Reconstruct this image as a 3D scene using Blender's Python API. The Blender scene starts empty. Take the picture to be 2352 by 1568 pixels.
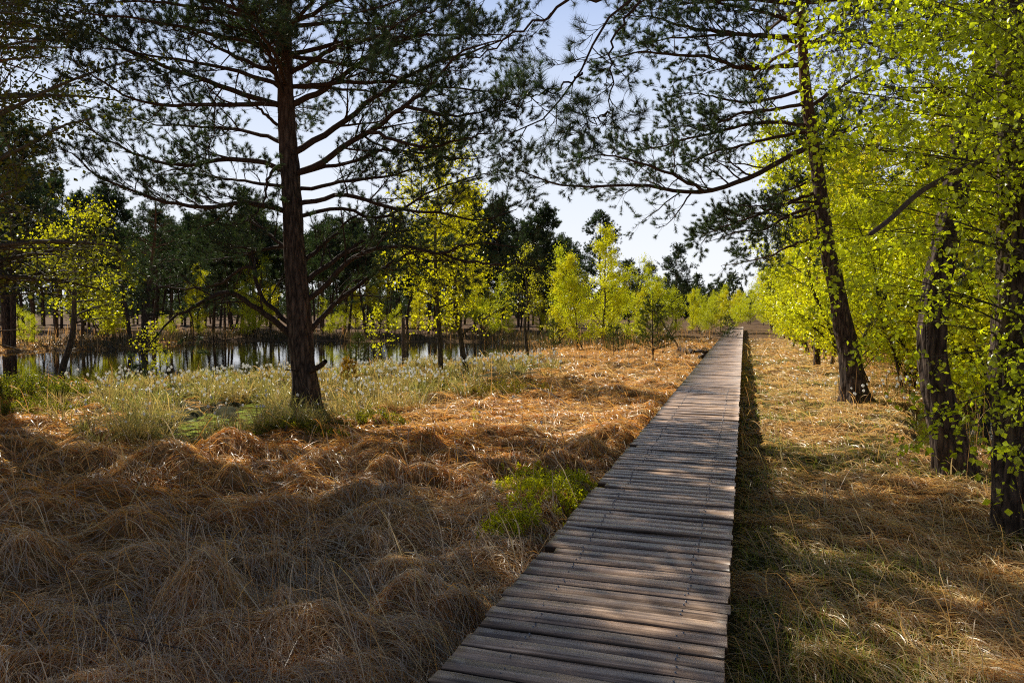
import bpy, math
import numpy as np
from mathutils import Vector
rng = np.random.default_rng(7)
PI = math.pi
sc = bpy.context.scene
COL = sc.collection

# ------------------------------------------------------------------ camera / measuring helpers
YAW, PITCH, FPX = math.radians(17.6), math.radians(2.49), 1680.0
EYE = np.array([0, 0, 1.95])
FW = np.array([-math.sin(YAW) * math.cos(PITCH), math.cos(YAW) * math.cos(PITCH), -math.sin(PITCH)])
RT = np.array([math.cos(YAW), math.sin(YAW), 0.0])
UP = np.cross(RT, FW)
F2 = np.array([-math.sin(YAW), math.cos(YAW)])
R2 = RT[:2]

def at(px, py, d):
    return EYE + (FW * FPX + RT * (px - 1176) + UP * (784 - py)) / FPX * d

def gp(px, py, z=0.0):
    r = FW * FPX + RT * (px - 1176) + UP * (784 - py)
    return EYE + r * ((z - EYE[2]) / r[2])

def depth(p):
    return float(np.dot(np.asarray(p) - EYE, FW))

def w2c(x, y):           # world -> (lateral, forward) seen from the photographer
    return x * R2[0] + y * R2[1], x * F2[0] + y * F2[1]

def c2w(l, d):
    return l * R2[0] + d * F2[0], l * R2[1] + d * F2[1]

# ------------------------------------------------------------------ noise and terrain
TAB = np.random.default_rng(3).random((256, 256))
def vnoise(x, y):
    xi = np.floor(x).astype(int); yi = np.floor(y).astype(int)
    fx = x - xi; fy = y - yi
    fx = fx * fx * (3 - 2 * fx); fy = fy * fy * (3 - 2 * fy)
    a = TAB[xi & 255, yi & 255]; b = TAB[(xi + 1) & 255, yi & 255]
    c = TAB[xi & 255, (yi + 1) & 255]; d = TAB[(xi + 1) & 255, (yi + 1) & 255]
    return (a * (1 - fx) + b * fx) * (1 - fy) + (c * (1 - fx) + d * fx) * fy
def fbm(x, y, o=3):
    s = 0; a = 0.5; t = 0
    for k in range(o):
        s = s + a * vnoise(x * 2 ** k + 17.3 * k, y * 2 ** k + 9.1 * k); t += a; a *= .5
    return s / t
def sstep(a, b, x):
    t = np.clip((x - a) / (b - a), 0, 1)
    return t * t * (3 - 2 * t)

def poly_c(pts, z):      # outline given as pixels of the photo, laid on the plane at height z
    return np.array([gp(px, py, z)[:2] for px, py in pts])
WZ, MZ, PZ = -0.20, -0.06, -0.15
POND = poly_c([(-900, 905), (-300, 890), (60, 884), (190, 880), (340, 876), (480, 867), (640, 861), (760, 847), (850, 843), (1000, 837),
               (1110, 824), (1200, 815), (1262, 800), (1255, 791), (1100, 786), (900, 786), (700, 784), (500, 784), (420, 790),
               (330, 800), (240, 803), (120, 806), (0, 812), (-300, 815), (-900, 830)], WZ)
MOSS = poly_c([(395, 1015), (420, 968), (480, 950), (520, 962), (540, 936), (585, 925), (600, 948), (590, 985), (560, 1005), (500, 990), (455, 1022)], MZ)
POOL = poly_c([(2120, 1036), (2110, 960), (2190, 938), (2290, 940), (2440, 945), (2520, 1030), (2300, 1052)], PZ)
POOL2 = poly_c([(2170, 800), (2250, 778), (2420, 776), (2700, 792), (2600, 815), (2300, 806)], PZ)

def sdpoly(x, y, poly):
    d = np.full(x.shape, 1e9); ins = np.zeros(x.shape, bool)
    n = len(poly)
    for i in range(n):
        ax, ay = poly[i]; bx, by = poly[(i + 1) % n]
        ex, ey = bx - ax, by - ay
        t = np.clip(((x - ax) * ex + (y - ay) * ey) / (ex * ex + ey * ey + 1e-9), 0, 1)
        d = np.minimum(d, (x - ax - t * ex) ** 2 + (y - ay - t * ey) ** 2)
        cond = ((ay > y) != (by > y))
        with np.errstate(divide='ignore', invalid='ignore'):
            xi = (bx - ax) * (y - ay) / (by - ay + (by == ay) * 1e-9) + ax
        ins ^= cond & (x < xi)
    d = np.sqrt(d)
    return np.where(ins, -d, d)

CELL = 0.66
JT = np.random.default_rng(11).random((256, 256, 4))
def tuss(x, y):
    i = np.floor(x / CELL).astype(int); j = np.floor(y / CELL).astype(int)
    x, y = x + .55 * (vnoise(x * .9 + 60, y * .9) - .5), y + .55 * (vnoise(x * .9, y * .9 + 60) - .5)
    i = np.floor(x / CELL).astype(int); j = np.floor(y / CELL).astype(int)
    best = np.zeros(x.shape); cx = x.copy(); cy = y.copy()
    for di in (-1, 0, 1):
        for dj in (-1, 0, 1):
            t = JT[(i + di) & 255, (j + dj) & 255]
            ox = (i + di + .1 + .8 * t[..., 0]) * CELL; oy = (j + dj + .1 + .8 * t[..., 1]) * CELL
            R = .22 + .36 * t[..., 2]; h = .04 + .25 * t[..., 3] ** 1.6
            el = .6 + .8 * t[..., 0]; v = h * np.exp(-((x - ox) ** 2 * el + (y - oy) ** 2 / el) / (R * R) * 1.5)
            m = v > best
            best = np.where(m, v, best); cx = np.where(m, ox, cx); cy = np.where(m, oy, cy)
    return best, cx, cy
DX0, DX1 = -1.27, -0.06       # the deck's two edges
DZ = 0.35                      # deck top

def H(x, y, full=False):
    x = np.asarray(x, float); y = np.asarray(y, float)
    v, cx, cy = tuss(x, y)
    l, d = w2c(x, y)
    right = sstep(-.7, .9, x)
    amp = (1 - right) * (1.05 - .38 * sstep(7, 13, d)) + right * .38
    amp = amp * (.55 + .9 * fbm(x / 3.1, y / 3.1, 2))
    z = amp * v + (1 - right) * .17 * (fbm(x / 1.3 + 4, y / .9, 2) - .5) + .16 * (fbm(x / 6, y / 6, 3) - .5) + .05 * (fbm(x * 1.7, y * 1.7, 2) - .5)
    z = z - right * .04 + (1 - right) * .07 * (fbm(x * 3.1 + 21, y * 3.1, 2) - .5)
    # flat and low beneath the deck
    w = sstep(.42, .1, np.abs(x - (DX0 + DX1) / 2) - (DX1 - DX0) / 2)
    z = z * (1 - w * .85) - .03 * w
    sp = sdpoly(x, y, POND); w = sstep(5.0, .8, sp); z = z * (1 - w) + (-.13 + .25 * (z + .05)) * w
    for poly, dep, soft in ((POND, -.75, .9), (MOSS, -.25, .25), (POOL, -.45, .4), (POOL2, -.5, .8)):
        s = sdpoly(x, y, poly)
        if poly is MOSS: s = s + .7 * (fbm(x * 2.2 + 5, y * 2.2, 2) - .5)
        w = sstep(soft, -soft, s)
        z = z * (1 - w) + dep * w
    z = z + sstep(60, 300, np.hypot(x, y)) * .4
    if full:
        return z, cx, cy, v
    return z
def Hs(x, y):
    return float(H(np.array([x]), np.array([y]))[0])

# ------------------------------------------------------------------ object helpers
def tag(o, label=None, cat=None, group=None, kind=None):
    if label: o['label'] = label
    if cat: o['category'] = cat
    if group: o['group'] = group
    if kind: o['kind'] = kind
    return o

def empty(name, loc, label, cat, group=None, rz=0.0):
    o = bpy.data.objects.new(name, None); COL.objects.link(o)
    o.location = [float(c) for c in loc]; o.rotation_euler = (0, 0, rz); o.empty_display_size = .3
    return tag(o, label, cat, group)

def mk(name, V, F, mat, parent=None, base=None, col=None, smooth=False, fmat=None):
    """ONE mesh object from numpy arrays; F is a list of (n,3)/(n,4) index arrays; base is subtracted from V."""
    V = np.asarray(V, np.float32)
    if base is not None: V = V - np.asarray(base, np.float32)
    F = [f for f in F if len(f)]
    me = bpy.data.meshes.new(name)
    me.vertices.add(len(V)); me.vertices.foreach_set('co', V.ravel())
    nl = sum(f.size for f in F); npo = sum(len(f) for f in F)
    me.loops.add(nl); me.polygons.add(npo)
    me.loops.foreach_set('vertex_index', np.concatenate([f.ravel() for f in F]).astype(np.int32))
    tot = np.concatenate([np.full(len(f), f.shape[1]) for f in F])
    st = np.concatenate([[0], np.cumsum(tot)[:-1]]).astype(np.int32)
    me.polygons.foreach_set('loop_start', st)
    if smooth: me.polygons.foreach_set('use_smooth', np.ones(npo, bool))
    if isinstance(mat, (list, tuple)):
        for m in mat: me.materials.append(m)
        if fmat is not None: me.polygons.foreach_set('material_index', np.asarray(fmat, np.int32))
    else:
        me.materials.append(mat)
    if col is not None:
        a = me.attributes.new('col', 'FLOAT_COLOR', 'POINT')
        c = np.ones((len(V), 4), np.float32); c[:, :3] = col
        a.data.foreach_set('color', c.ravel())
    me.update(calc_edges=True)
    o = bpy.data.objects.new(name, me); COL.objects.link(o)
    if parent is not None: o.parent = parent
    return o

def kids(o):
    return [c for c in bpy.data.objects if c.parent == o]
def copy_tree(o, parent=None, top=True):
    ch = kids(o)
    c = o.copy(); COL.objects.link(c)
    if parent is not None: c.parent = parent
    for k in ch: copy_tree(k, c, False)
    return c

# ------------------------------------------------------------------ shapes
def nrm(v):
    return v / (np.linalg.norm(v, axis=-1, keepdims=True) + 1e-9)

def spline(pts, K):
    p = np.asarray(pts, float); n = len(p)
    if n == 2: p = np.array([p[0], (p[0] + p[1]) / 2, p[1]]); n = 3
    q = np.vstack([2 * p[0] - p[1], p, 2 * p[-1] - p[-2]])
    out = []
    L = np.concatenate([[0], np.cumsum(np.linalg.norm(np.diff(p, axis=0), axis=1))])
    s = np.linspace(0, L[-1], K)
    i = np.clip(np.searchsorted(L, s, 'right') - 1, 0, n - 2)
    t = ((s - L[i]) / (L[i + 1] - L[i] + 1e-9))[:, None]
    a, b, c, d = q[i], q[i + 1], q[i + 2], q[i + 3]
    return .5 * (2 * b + (c - a) * t + (2 * a - 5 * b + 4 * c - d) * t ** 2 + (3 * b - a - 3 * c + d) * t ** 3)

def tubes(P, R, S):
    """P (M,K,3), R (M,K) -> verts, quads for M tubes of S sides"""
    M, K = P.shape[:2]
    t = nrm(np.gradient(P, axis=1))
    ref = np.where(np.abs(t[:, :1, 2:3]) > .8, np.array([1., 0, 0]), np.array([0, 0, 1.]))
    n = nrm(np.cross(t, np.broadcast_to(ref, t.shape))); b = np.cross(t, n)
    a = np.arange(S) * 2 * PI / S
    V = P[:, :, None] + R[:, :, None, None] * (np.cos(a)[:, None] * n[:, :, None] + np.sin(a)[:, None] * b[:, :, None])
    idx = np.arange(M * K * S).reshape(M, K, S)
    nx = np.roll(idx, -1, axis=2)
    q = np.stack([idx[:, :-1], nx[:, :-1], nx[:, 1:], idx[:, 1:]], -1).reshape(-1, 4)
    return V.reshape(-1, 3), q

class Acc:
    def __init__(s): s.V = []; s.F = []; s.C = []; s.n = 0
    def add(s, V, F, col=None):
        s.V.append(V)
        for f in (F if isinstance(F, list) else [F]): s.F.append(f + s.n)
        if col is not None: s.C.append(np.broadcast_to(np.asarray(col, float), (len(V), 3)))
        s.n += len(V)
    def obj(s, name, mat, parent=None, base=None, smooth=False):
        if not s.n: return None
        f3 = [f for f in s.F if f.shape[1] == 3]; f4 = [f for f in s.F if f.shape[1] == 4]
        F = ([np.concatenate(f3)] if f3 else []) + ([np.concatenate(f4)] if f4 else [])
        return mk(name, np.concatenate(s.V), F, mat, parent, base, np.concatenate(s.C) if s.C else None, smooth)

def grow(P, R, n, u0, u1, ang, lenf, K, up=0.0, wig=.12, ratio=.6, tip=.25, flat=1.0, rmin=.0015):
    """children of the polylines P; returns (polylines, radii, parent index, u)"""
    M, Kp = P.shape[:2]
    idx = np.repeat(np.arange(M), n); C = len(idx)
    k = np.tile(np.arange(n), M)
    u = u0 + (u1 - u0) * (k + rng.random(C)) / n
    f = u * (Kp - 1); i = np.minimum(f.astype(int), Kp - 2); w = (f - i)[:, None]
    pos = P[idx, i] * (1 - w) + P[idx, i + 1] * w
    t = nrm(P[idx, i + 1] - P[idx, i])
    r0 = (R[idx, i] * (1 - w[:, 0]) + R[idx, i + 1] * w[:, 0])
    v = rng.normal(size=(C, 3)); v[:, 2] *= flat
    # alternate sides
    v = v - t * np.sum(v * t, -1, keepdims=True); v = nrm(v)
    a = rng.uniform(ang[0], ang[1], C)[:, None]
    d = nrm(np.cos(a) * t + np.sin(a) * v)
    L = lenf(u, idx) * rng.uniform(.65, 1.25, C)
    out = np.zeros((C, K, 3)); out[:, 0] = pos
    for q in range(1, K):
        d = nrm(d + np.array([0, 0, up]) + wig * rng.normal(size=(C, 3)))
        out[:, q] = out[:, q - 1] + d * (L / (K - 1))[:, None]
    rr = np.maximum(r0 * ratio * rng.uniform(.7, 1, C), rmin)
    rad = np.maximum(rr[:, None] * np.linspace(1, tip, K)[None], rmin * .6)
    return out, rad, idx, u

def tip_samples(P, m, u0=.3, u1=1.0):
    """m sample points with directions on every polyline"""
    M, K = P.shape[:2]
    idx = np.repeat(np.arange(M), m)
    u = u0 + (u1 - u0) * (np.tile(np.arange(m), M) + rng.random(M * m)) / m
    f = u * (K - 1); i = np.minimum(f.astype(int), K - 2); w = (f - i)[:, None]
    return P[idx, i] * (1 - w) + P[idx, i + 1] * w, nrm(P[idx, i + 1] - P[idx, i])

def tufts(pos, d, n, L, w, spread=(.35, 1.1), up=.25, along=.5, base=(.045, .085, .035), var=.35, warm=.25):
    """pine needles: n thin triangles per shoot"""
    T = len(pos)
    d = nrm(d + np.array([0, 0, up]))
    dd = np.repeat(d, n, 0); pp = np.repeat(pos, n, 0); N = T * n
    v = rng.normal(size=(N, 3)); v = nrm(v - dd * np.sum(v * dd, -1, keepdims=True))
    a = rng.uniform(spread[0], spread[1], N)[:, None]
    e = np.cos(a) * dd + np.sin(a) * v
    ln = L * rng.uniform(.7, 1.2, N)[:, None]
    b = pp + dd * (rng.random((N, 1)) * along * L)
    s = nrm(np.cross(e, rng.normal(size=(N, 3)))) * (w * .5)
    V = np.stack([b - s, b + s, b + e * ln], 1).reshape(-1, 3)
    F = np.arange(N * 3).reshape(N, 3)
    g = np.repeat(rng.uniform(1 - var, 1 + var, T), n)[:, None]
    wm = np.repeat(rng.random(T) ** 2 * warm, n)[:, None]
    c = np.array(base) * g * (1 - wm) + np.array([.16, .13, .03]) * wm
    return V, F, np.repeat(c, 3, 0)

def leaves(pos, size, base, var=.3, droop=.4, yellow=.3, asp=.75):
    """folded pointed leaves, two triangles each"""
    N = len(pos)
    a = rng.normal(size=(N, 3)); a[:, 2] -= droop; a = nrm(a)
    v = rng.normal(size=(N, 3)); s = nrm(v - a * np.sum(v * a, -1, keepdims=True)); nn = np.cross(a, s)
    L = (size * rng.uniform(.5, 1.35, N))[:, None]
    m = pos + a * L * .42; lift = nn * L * .14
    V = np.stack([pos, m + s * L * asp * .5 + lift, pos + a * L, m - s * L * asp * .5 + lift], 1).reshape(-1, 3)
    i = np.arange(N)[:, None] * 4
    F = np.concatenate([i + np.array([0, 1, 2]), i + np.array([0, 2, 3])])
    g = rng.uniform(1 - var, 1 + var, (N, 1)); y = rng.random((N, 1)) * yellow
    c = np.array(base) * g * (1 - y) + np.array([.80, .74, .04]) * y
    return V, F, np.repeat(c, 4, 0)

def bark_trunk(P, R, S, amp=.10, seed=0, flare=.0):
    """one trunk with furrowed plates: radius modulated by ridged noise around and along"""
    K = len(P)
    t = nrm(np.gradient(P, axis=0))
    ref = np.array([1., 0, 0]); n = nrm(np.cross(t, ref)); b = np.cross(t, n)
    a = np.arange(S) * 2 * PI / S
    z = np.concatenate([[0], np.cumsum(np.linalg.norm(np.diff(P, axis=0), axis=1))])
    A, Z = np.meshgrid(a, z); 
    fq = 6.5
    ca, sa = np.cos(A), np.sin(A)
    nz = vnoise(ca * fq + seed + 40 + .5 * np.sin(Z * 3), sa * fq + Z * .9 + seed * 1.7 + 40)
    nz2 = vnoise(ca * 9 + seed + 80, sa * 9 + Z * 5 + 80)
    lump = vnoise(ca * 1.2 + seed + 10, sa * 1.2 + Z * 1.1 + 10) - .5
    ridge = 1 - np.abs(nz * 2 - 1) * 1.6
    r = R[:, None] * (1 + amp * (ridge * .7 + nz2 * .7 - .6) + .22 * lump)
    r = r * (1 + flare * np.exp(-Z / .28) * (1 + .55 * np.sin(A * 5 + seed)))
    V = P[:, None] + r[..., None] * (ca[..., None] * n[:, None] + sa[..., None] * b[:, None])
    idx = np.arange(K * S).reshape(K, S); nx = np.roll(idx, -1, 1)
    return V.reshape(-1, 3), np.stack([idx[:-1], nx[:-1], nx[1:], idx[1:]], -1).reshape(-1, 4)

# ------------------------------------------------------------------ materials
def newmat(name):
    m = bpy.data.materials.new(name); m.use_nodes = True
    nt = m.node_tree; nt.nodes.clear()
    out = nt.nodes.new('ShaderNodeOutputMaterial')
    return m, nt, out
def N(nt, t, **k):
    n = nt.nodes.new(t)
    for a, v in k.items():
        if a.startswith('i_'): n.inputs[a[2:].replace('_', ' ')].default_value = v
        else: setattr(n, a, v)
    return n
def ramp(nt, stops):
    r = nt.nodes.new('ShaderNodeValToRGB')
    el = r.color_ramp.elements
    while len(el) < len(stops): el.new(.5)
    for e, (p, c) in zip(el, stops): e.position = p; e.color = (*c, 1)
    return r

def foliage_mat(name, trans=.5, tint=(1.3, 1.25, .7), gloss=.04, rough=.4):
    m, nt, out = newmat(name)
    at_ = N(nt, 'ShaderNodeAttribute', attribute_name='col')
    df = N(nt, 'ShaderNodeBsdfDiffuse'); tr = N(nt, 'ShaderNodeBsdfTranslucent'); gl = N(nt, 'ShaderNodeBsdfGlossy', i_Roughness=rough)
    mul = N(nt, 'ShaderNodeMix', data_type='RGBA', blend_type='MULTIPLY'); mul.inputs[0].default_value = 1
    mul.inputs[7].default_value = (*tint, 1)
    nt.links.new(at_.outputs['Color'], mul.inputs[6])
    nt.links.new(at_.outputs['Color'], df.inputs[0]); nt.links.new(mul.outputs[2], tr.inputs[0])
    a = N(nt, 'ShaderNodeMixShader'); a.inputs[0].default_value = trans
    nt.links.new(df.outputs[0], a.inputs[1]); nt.links.new(tr.outputs[0], a.inputs[2])
    b = N(nt, 'ShaderNodeMixShader'); b.inputs[0].default_value = gloss
    nt.links.new(a.outputs[0], b.inputs[1]); nt.links.new(gl.outputs[0], b.inputs[2])
    nt.links.new(b.outputs[0], out.inputs[0])
    return m

def bark_mat(name, dark, light, warm, warm_z=(4, 8), scale=9, bump=.6, moss=0.0):
    m, nt, out = newmat(name)
    tc = N(nt, 'ShaderNodeTexCoord'); mp = N(nt, 'ShaderNodeMapping'); mp.inputs['Scale'].default_value = (scale, scale, scale * .22)
    nt.links.new(tc.outputs['Object'], mp.inputs[0])
    vo = N(nt, 'ShaderNodeTexVoronoi', feature='DISTANCE_TO_EDGE'); vo.inputs['Scale'].default_value = 1.6
    no = N(nt, 'ShaderNodeTexNoise'); no.inputs['Scale'].default_value = 2.5; no.inputs['Detail'].default_value = 6
    nw = N(nt, 'ShaderNodeMix', data_type='VECTOR'); nw.inputs[0].default_value = .25
    nt.links.new(mp.outputs[0], no.inputs['Vector']); nt.links.new(mp.outputs[0], nw.inputs[4]); nt.links.new(no.outputs['Color'], nw.inputs[5])
    nt.links.new(nw.outputs[1], vo.inputs['Vector'])
    cr = ramp(nt, [(0, tuple(c * .35 for c in dark)), (.12, dark), (.5, light)])
    ad = N(nt, 'ShaderNodeMath', operation='MULTIPLY_ADD'); nt.links.new(no.outputs[0], ad.inputs[0]); ad.inputs[1].default_value = .5
    nt.links.new(vo.outputs['Distance'], ad.inputs[2])
    sb = N(nt, 'ShaderNodeMath', operation='SUBTRACT'); nt.links.new(ad.outputs[0], sb.inputs[0]); sb.inputs[1].default_value = .15
    nt.links.new(sb.outputs[0], cr.inputs[0])
    sx = N(nt, 'ShaderNodeSeparateXYZ'); nt.links.new(tc.outputs['Object'], sx.inputs[0])
    mr = N(nt, 'ShaderNodeMapRange'); mr.inputs[1].default_value = warm_z[0]; mr.inputs[2].default_value = warm_z[1]
    nt.links.new(sx.outputs[2], mr.inputs[0])
    mx = N(nt, 'ShaderNodeMix', data_type='RGBA', blend_type='MIX')
    w2 = N(nt, 'ShaderNodeMix', data_type='RGBA', blend_type='MULTIPLY'); w2.inputs[0].default_value = .6; w2.inputs[6].default_value = (*warm, 1)
    nt.links.new(no.outputs[0], w2.inputs[7])
    nt.links.new(mr.outputs[0], mx.inputs[0]); nt.links.new(cr.outputs[0], mx.inputs[6]); nt.links.new(w2.outputs[2], mx.inputs[7])
    colout = mx.outputs[2]
    bs = N(nt, 'ShaderNodeBsdfPrincipled'); bs.inputs['Roughness'].default_value = .85; bs.inputs['Specular IOR Level'].default_value = .2
    nt.links.new(colout, bs.inputs['Base Color'])
    bp = N(nt, 'ShaderNodeBump'); bp.inputs['Strength'].default_value = bump; bp.inputs['Distance'].default_value = .03
    nt.links.new(ad.outputs[0], bp.inputs['Height']); nt.links.new(bp.outputs[0], bs.inputs['Normal'])
    nt.links.new(bs.outputs[0], out.inputs[0])
    return m

M_NEEDLE = foliage_mat('pine_needles', .35, (1.5, 1.5, .6), .07, .35)
M_LEAF = foliage_mat('birch_leaf', .56, (1.35, 1.3, .5), .05, .3)
M_GRASS = foliage_mat('grass_blade', .45, (1.2, 1.0, .7), .09, .38)
M_COTTON = foliage_mat('cotton_tuft', .6, (1.02, 1.02, 1.02), 0.0, .5)
M_BARK = bark_mat('pine_bark', (.05, .034, .026), (.19, .135, .10), (.30, .14, .07), (4.5, 8.5), scale=11, bump=1.0)
M_BRANCH = bark_mat('pine_branch_bark', (.04, .028, .022), (.11, .07, .05), (.14, .075, .045), (3, 7), scale=20, bump=.3)
M_BIRCHBARK = bark_mat('birch_bark', (.05, .04, .03), (.15, .12, .09), (.3, .26, .2), (2, 7), scale=14, bump=.3)
M_DEADWOOD = bark_mat('dead_wood', (.08, .06, .05), (.22, .17, .14), (.24, .16, .13), (.5, 6), scale=22, bump=.3)

def ground_mat():
    m, nt, out = newmat('bog_ground')
    at_ = N(nt, 'ShaderNodeAttribute', attribute_name='col')
    tc = N(nt, 'ShaderNodeTexCoord')
    no = N(nt, 'ShaderNodeTexNoise'); no.inputs['Scale'].default_value = 9; no.inputs['Detail'].default_value = 8; no.inputs['Roughness'].default_value = .7
    nt.links.new(tc.outputs['Object'], no.inputs['Vector'])
    cr = ramp(nt, [(.3, (.25, .25, .25)), (.7, (1.5, 1.5, 1.5))])
    nt.links.new(no.outputs[0], cr.inputs[0])
    mu = N(nt, 'ShaderNodeMix', data_type='RGBA', blend_type='MULTIPLY'); mu.inputs[0].default_value = 1
    nt.links.new(at_.outputs['Color'], mu.inputs[6]); nt.links.new(cr.outputs[0], mu.inputs[7])
    bs = N(nt, 'ShaderNodeBsdfPrincipled'); bs.inputs['Roughness'].default_value = .95; bs.inputs['Specular IOR Level'].default_value = .1
    bp = N(nt, 'ShaderNodeBump'); bp.inputs['Strength'].default_value = .8; bp.inputs['Distance'].default_value = .06
    nt.links.new(no.outputs[0], bp.inputs['Height']); nt.links.new(bp.outputs[0], bs.inputs['Normal'])
    nt.links.new(mu.outputs[2], bs.inputs['Base Color']); nt.links.new(bs.outputs[0], out.inputs[0])
    return m
M_GROUND = ground_mat()

def water_mat(name, moss=0.0, ripple=.05):
    m, nt, out = newmat(name)
    tc = N(nt, 'ShaderNodeTexCoord')
    no = N(nt, 'ShaderNodeTexNoise'); no.inputs['Scale'].default_value = 3.0; no.inputs['Detail'].default_value = 3
    nt.links.new(tc.outputs['Object'], no.inputs['Vector'])
    bp = N(nt, 'ShaderNodeBump'); bp.inputs['Strength'].default_value = ripple; bp.inputs['Distance'].default_value = .05
    nt.links.new(no.outputs[0], bp.inputs['Height'])
    bs = N(nt, 'ShaderNodeBsdfPrincipled'); bs.inputs['Base Color'].default_value = (.012, .010, .006, 1); bs.inputs['Roughness'].default_value = .03
    bs.inputs['IOR'].default_value = 1.5; bs.inputs['Specular IOR Level'].default_value = .8
    nt.links.new(bp.outputs[0], bs.inputs['Normal'])
    if moss:
        n2 = N(nt, 'ShaderNodeTexNoise'); n2.inputs['Scale'].default_value = 4.5; n2.inputs['Detail'].default_value = 7; n2.inputs['Roughness'].default_value = .65
        nt.links.new(tc.outputs['Object'], n2.inputs['Vector'])
        c = ramp(nt, [(.46 - moss * -.02, (0, 0, 0)), (.52 - moss * -.02, (1, 1, 1))]); nt.links.new(n2.outputs[0], c.inputs[0])
        n3 = N(nt, 'ShaderNodeTexNoise'); n3.inputs['Scale'].default_value = 30; n3.inputs['Detail'].default_value = 4
        nt.links.new(tc.outputs['Object'], n3.inputs['Vector'])
        cg = ramp(nt, [(.3, (.16, .24, .012)), (.7, (.44, .50, .03))]); nt.links.new(n3.outputs[0], cg.inputs[0])
        b2 = N(nt, 'ShaderNodeBsdfPrincipled'); b2.inputs['Roughness'].default_value = .9; b2.inputs['Specular IOR Level'].default_value = .1
        bp2 = N(nt, 'ShaderNodeBump'); bp2.inputs['Strength'].default_value = .8; bp2.inputs['Distance'].default_value = .03
        nt.links.new(n3.outputs[0], bp2.inputs['Height']); nt.links.new(bp2.outputs[0], b2.inputs['Normal'])
        nt.links.new(cg.outputs[0], b2.inputs['Base Color'])
        mx = N(nt, 'ShaderNodeMixShader'); nt.links.new(c.outputs[0], mx.inputs[0]); nt.links.new(bs.outputs[0], mx.inputs[1]); nt.links.new(b2.outputs[0], mx.inputs[2])
        nt.links.new(mx.outputs[0], out.inputs[0])
    else:
        nt.links.new(bs.outputs[0], out.inputs[0])
    return m
M_WATER = water_mat('bog_water'); M_MOSS = water_mat('mossy_water', .9); M_POOL = water_mat('rippled_water', 0, .9)

def plank_mat():
    m, nt, out = newmat('weathered_plank')
    tc = N(nt, 'ShaderNodeTexCoord'); at_ = N(nt, 'ShaderNodeAttribute', attribute_name='col')
    sep = N(nt, 'ShaderNodeSeparateColor'); nt.links.new(at_.outputs['Color'], sep.inputs[0])
    of = N(nt, 'ShaderNodeVectorMath', operation='MULTIPLY_ADD')
    nt.links.new(at_.outputs['Color'], of.inputs[0]); of.inputs[1].default_value = (23, 0, 61); nt.links.new(tc.outputs['Object'], of.inputs[2])
    mp = N(nt, 'ShaderNodeMapping'); mp.inputs['Scale'].default_value = (1.6, 48, 30); nt.links.new(of.outputs[0], mp.inputs[0])
    g = N(nt, 'ShaderNodeTexNoise'); g.inputs['Scale'].default_value = 1; g.inputs['Detail'].default_value = 3; g.inputs['Roughness'].default_value = .55; g.inputs['Distortion'].default_value = .3
    nt.links.new(mp.outputs[0], g.inputs['Vector'])
    b = N(nt, 'ShaderNodeTexNoise'); b.inputs['Scale'].default_value = 3.5; b.inputs['Detail'].default_value = 5
    nt.links.new(of.outputs[0], b.inputs['Vector'])
    c1 = ramp(nt, [(.28, (.15, .10, .07)), (.46, (.50, .335, .225)), (.68, (.88, .64, .46))]); nt.links.new(g.outputs[0], c1.inputs[0])
    c2 = ramp(nt, [(.34, (.42, .42, .46)), (.62, (1.15, 1.1, 1.05))]); nt.links.new(b.outputs[0], c2.inputs[0])
    mu = N(nt, 'ShaderNodeMix', data_type='RGBA', blend_type='MULTIPLY'); mu.inputs[0].default_value = 1
    nt.links.new(c1.outputs[0], mu.inputs[6]); nt.links.new(c2.outputs[0], mu.inputs[7])
    mr = N(nt, 'ShaderNodeMapRange'); mr.inputs[3].default_value = .75; mr.inputs[4].default_value = 1.4; nt.links.new(sep.outputs[1], mr.inputs[0])
    m2 = N(nt, 'ShaderNodeVectorMath', operation='SCALE'); nt.links.new(mu.outputs[2], m2.inputs[0]); nt.links.new(mr.outputs[0], m2.inputs['Scale'])
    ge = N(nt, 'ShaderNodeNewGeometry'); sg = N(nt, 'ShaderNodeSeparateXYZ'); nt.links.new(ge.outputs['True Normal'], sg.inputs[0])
    dk = N(nt, 'ShaderNodeMapRange'); dk.inputs[1].default_value = .3; dk.inputs[2].default_value = .9; dk.inputs[3].default_value = .22; dk.inputs[4].default_value = 1     # flanks darkened by face normal: dirt and gap shade put into the colour
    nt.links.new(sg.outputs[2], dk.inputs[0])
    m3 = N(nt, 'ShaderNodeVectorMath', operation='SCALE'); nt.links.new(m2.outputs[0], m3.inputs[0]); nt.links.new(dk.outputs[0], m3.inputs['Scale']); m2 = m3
    bs = N(nt, 'ShaderNodeBsdfPrincipled'); bs.inputs['Specular IOR Level'].default_value = .5
    rr = N(nt, 'ShaderNodeMapRange'); rr.inputs[3].default_value = .28; rr.inputs[4].default_value = .55; nt.links.new(b.outputs[0], rr.inputs[0])
    nt.links.new(rr.outputs[0], bs.inputs['Roughness']); nt.links.new(m2.outputs[0], bs.inputs['Base Color'])
    bp = N(nt, 'ShaderNodeBump'); bp.inputs['Strength'].default_value = .3; bp.inputs['Distance'].default_value = .003
    nt.links.new(g.outputs[0], bp.inputs['Height']); nt.links.new(bp.outputs[0], bs.inputs['Normal'])
    nt.links.new(bs.outputs[0], out.inputs[0])
    return m
M_PLANK = plank_mat()
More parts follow.
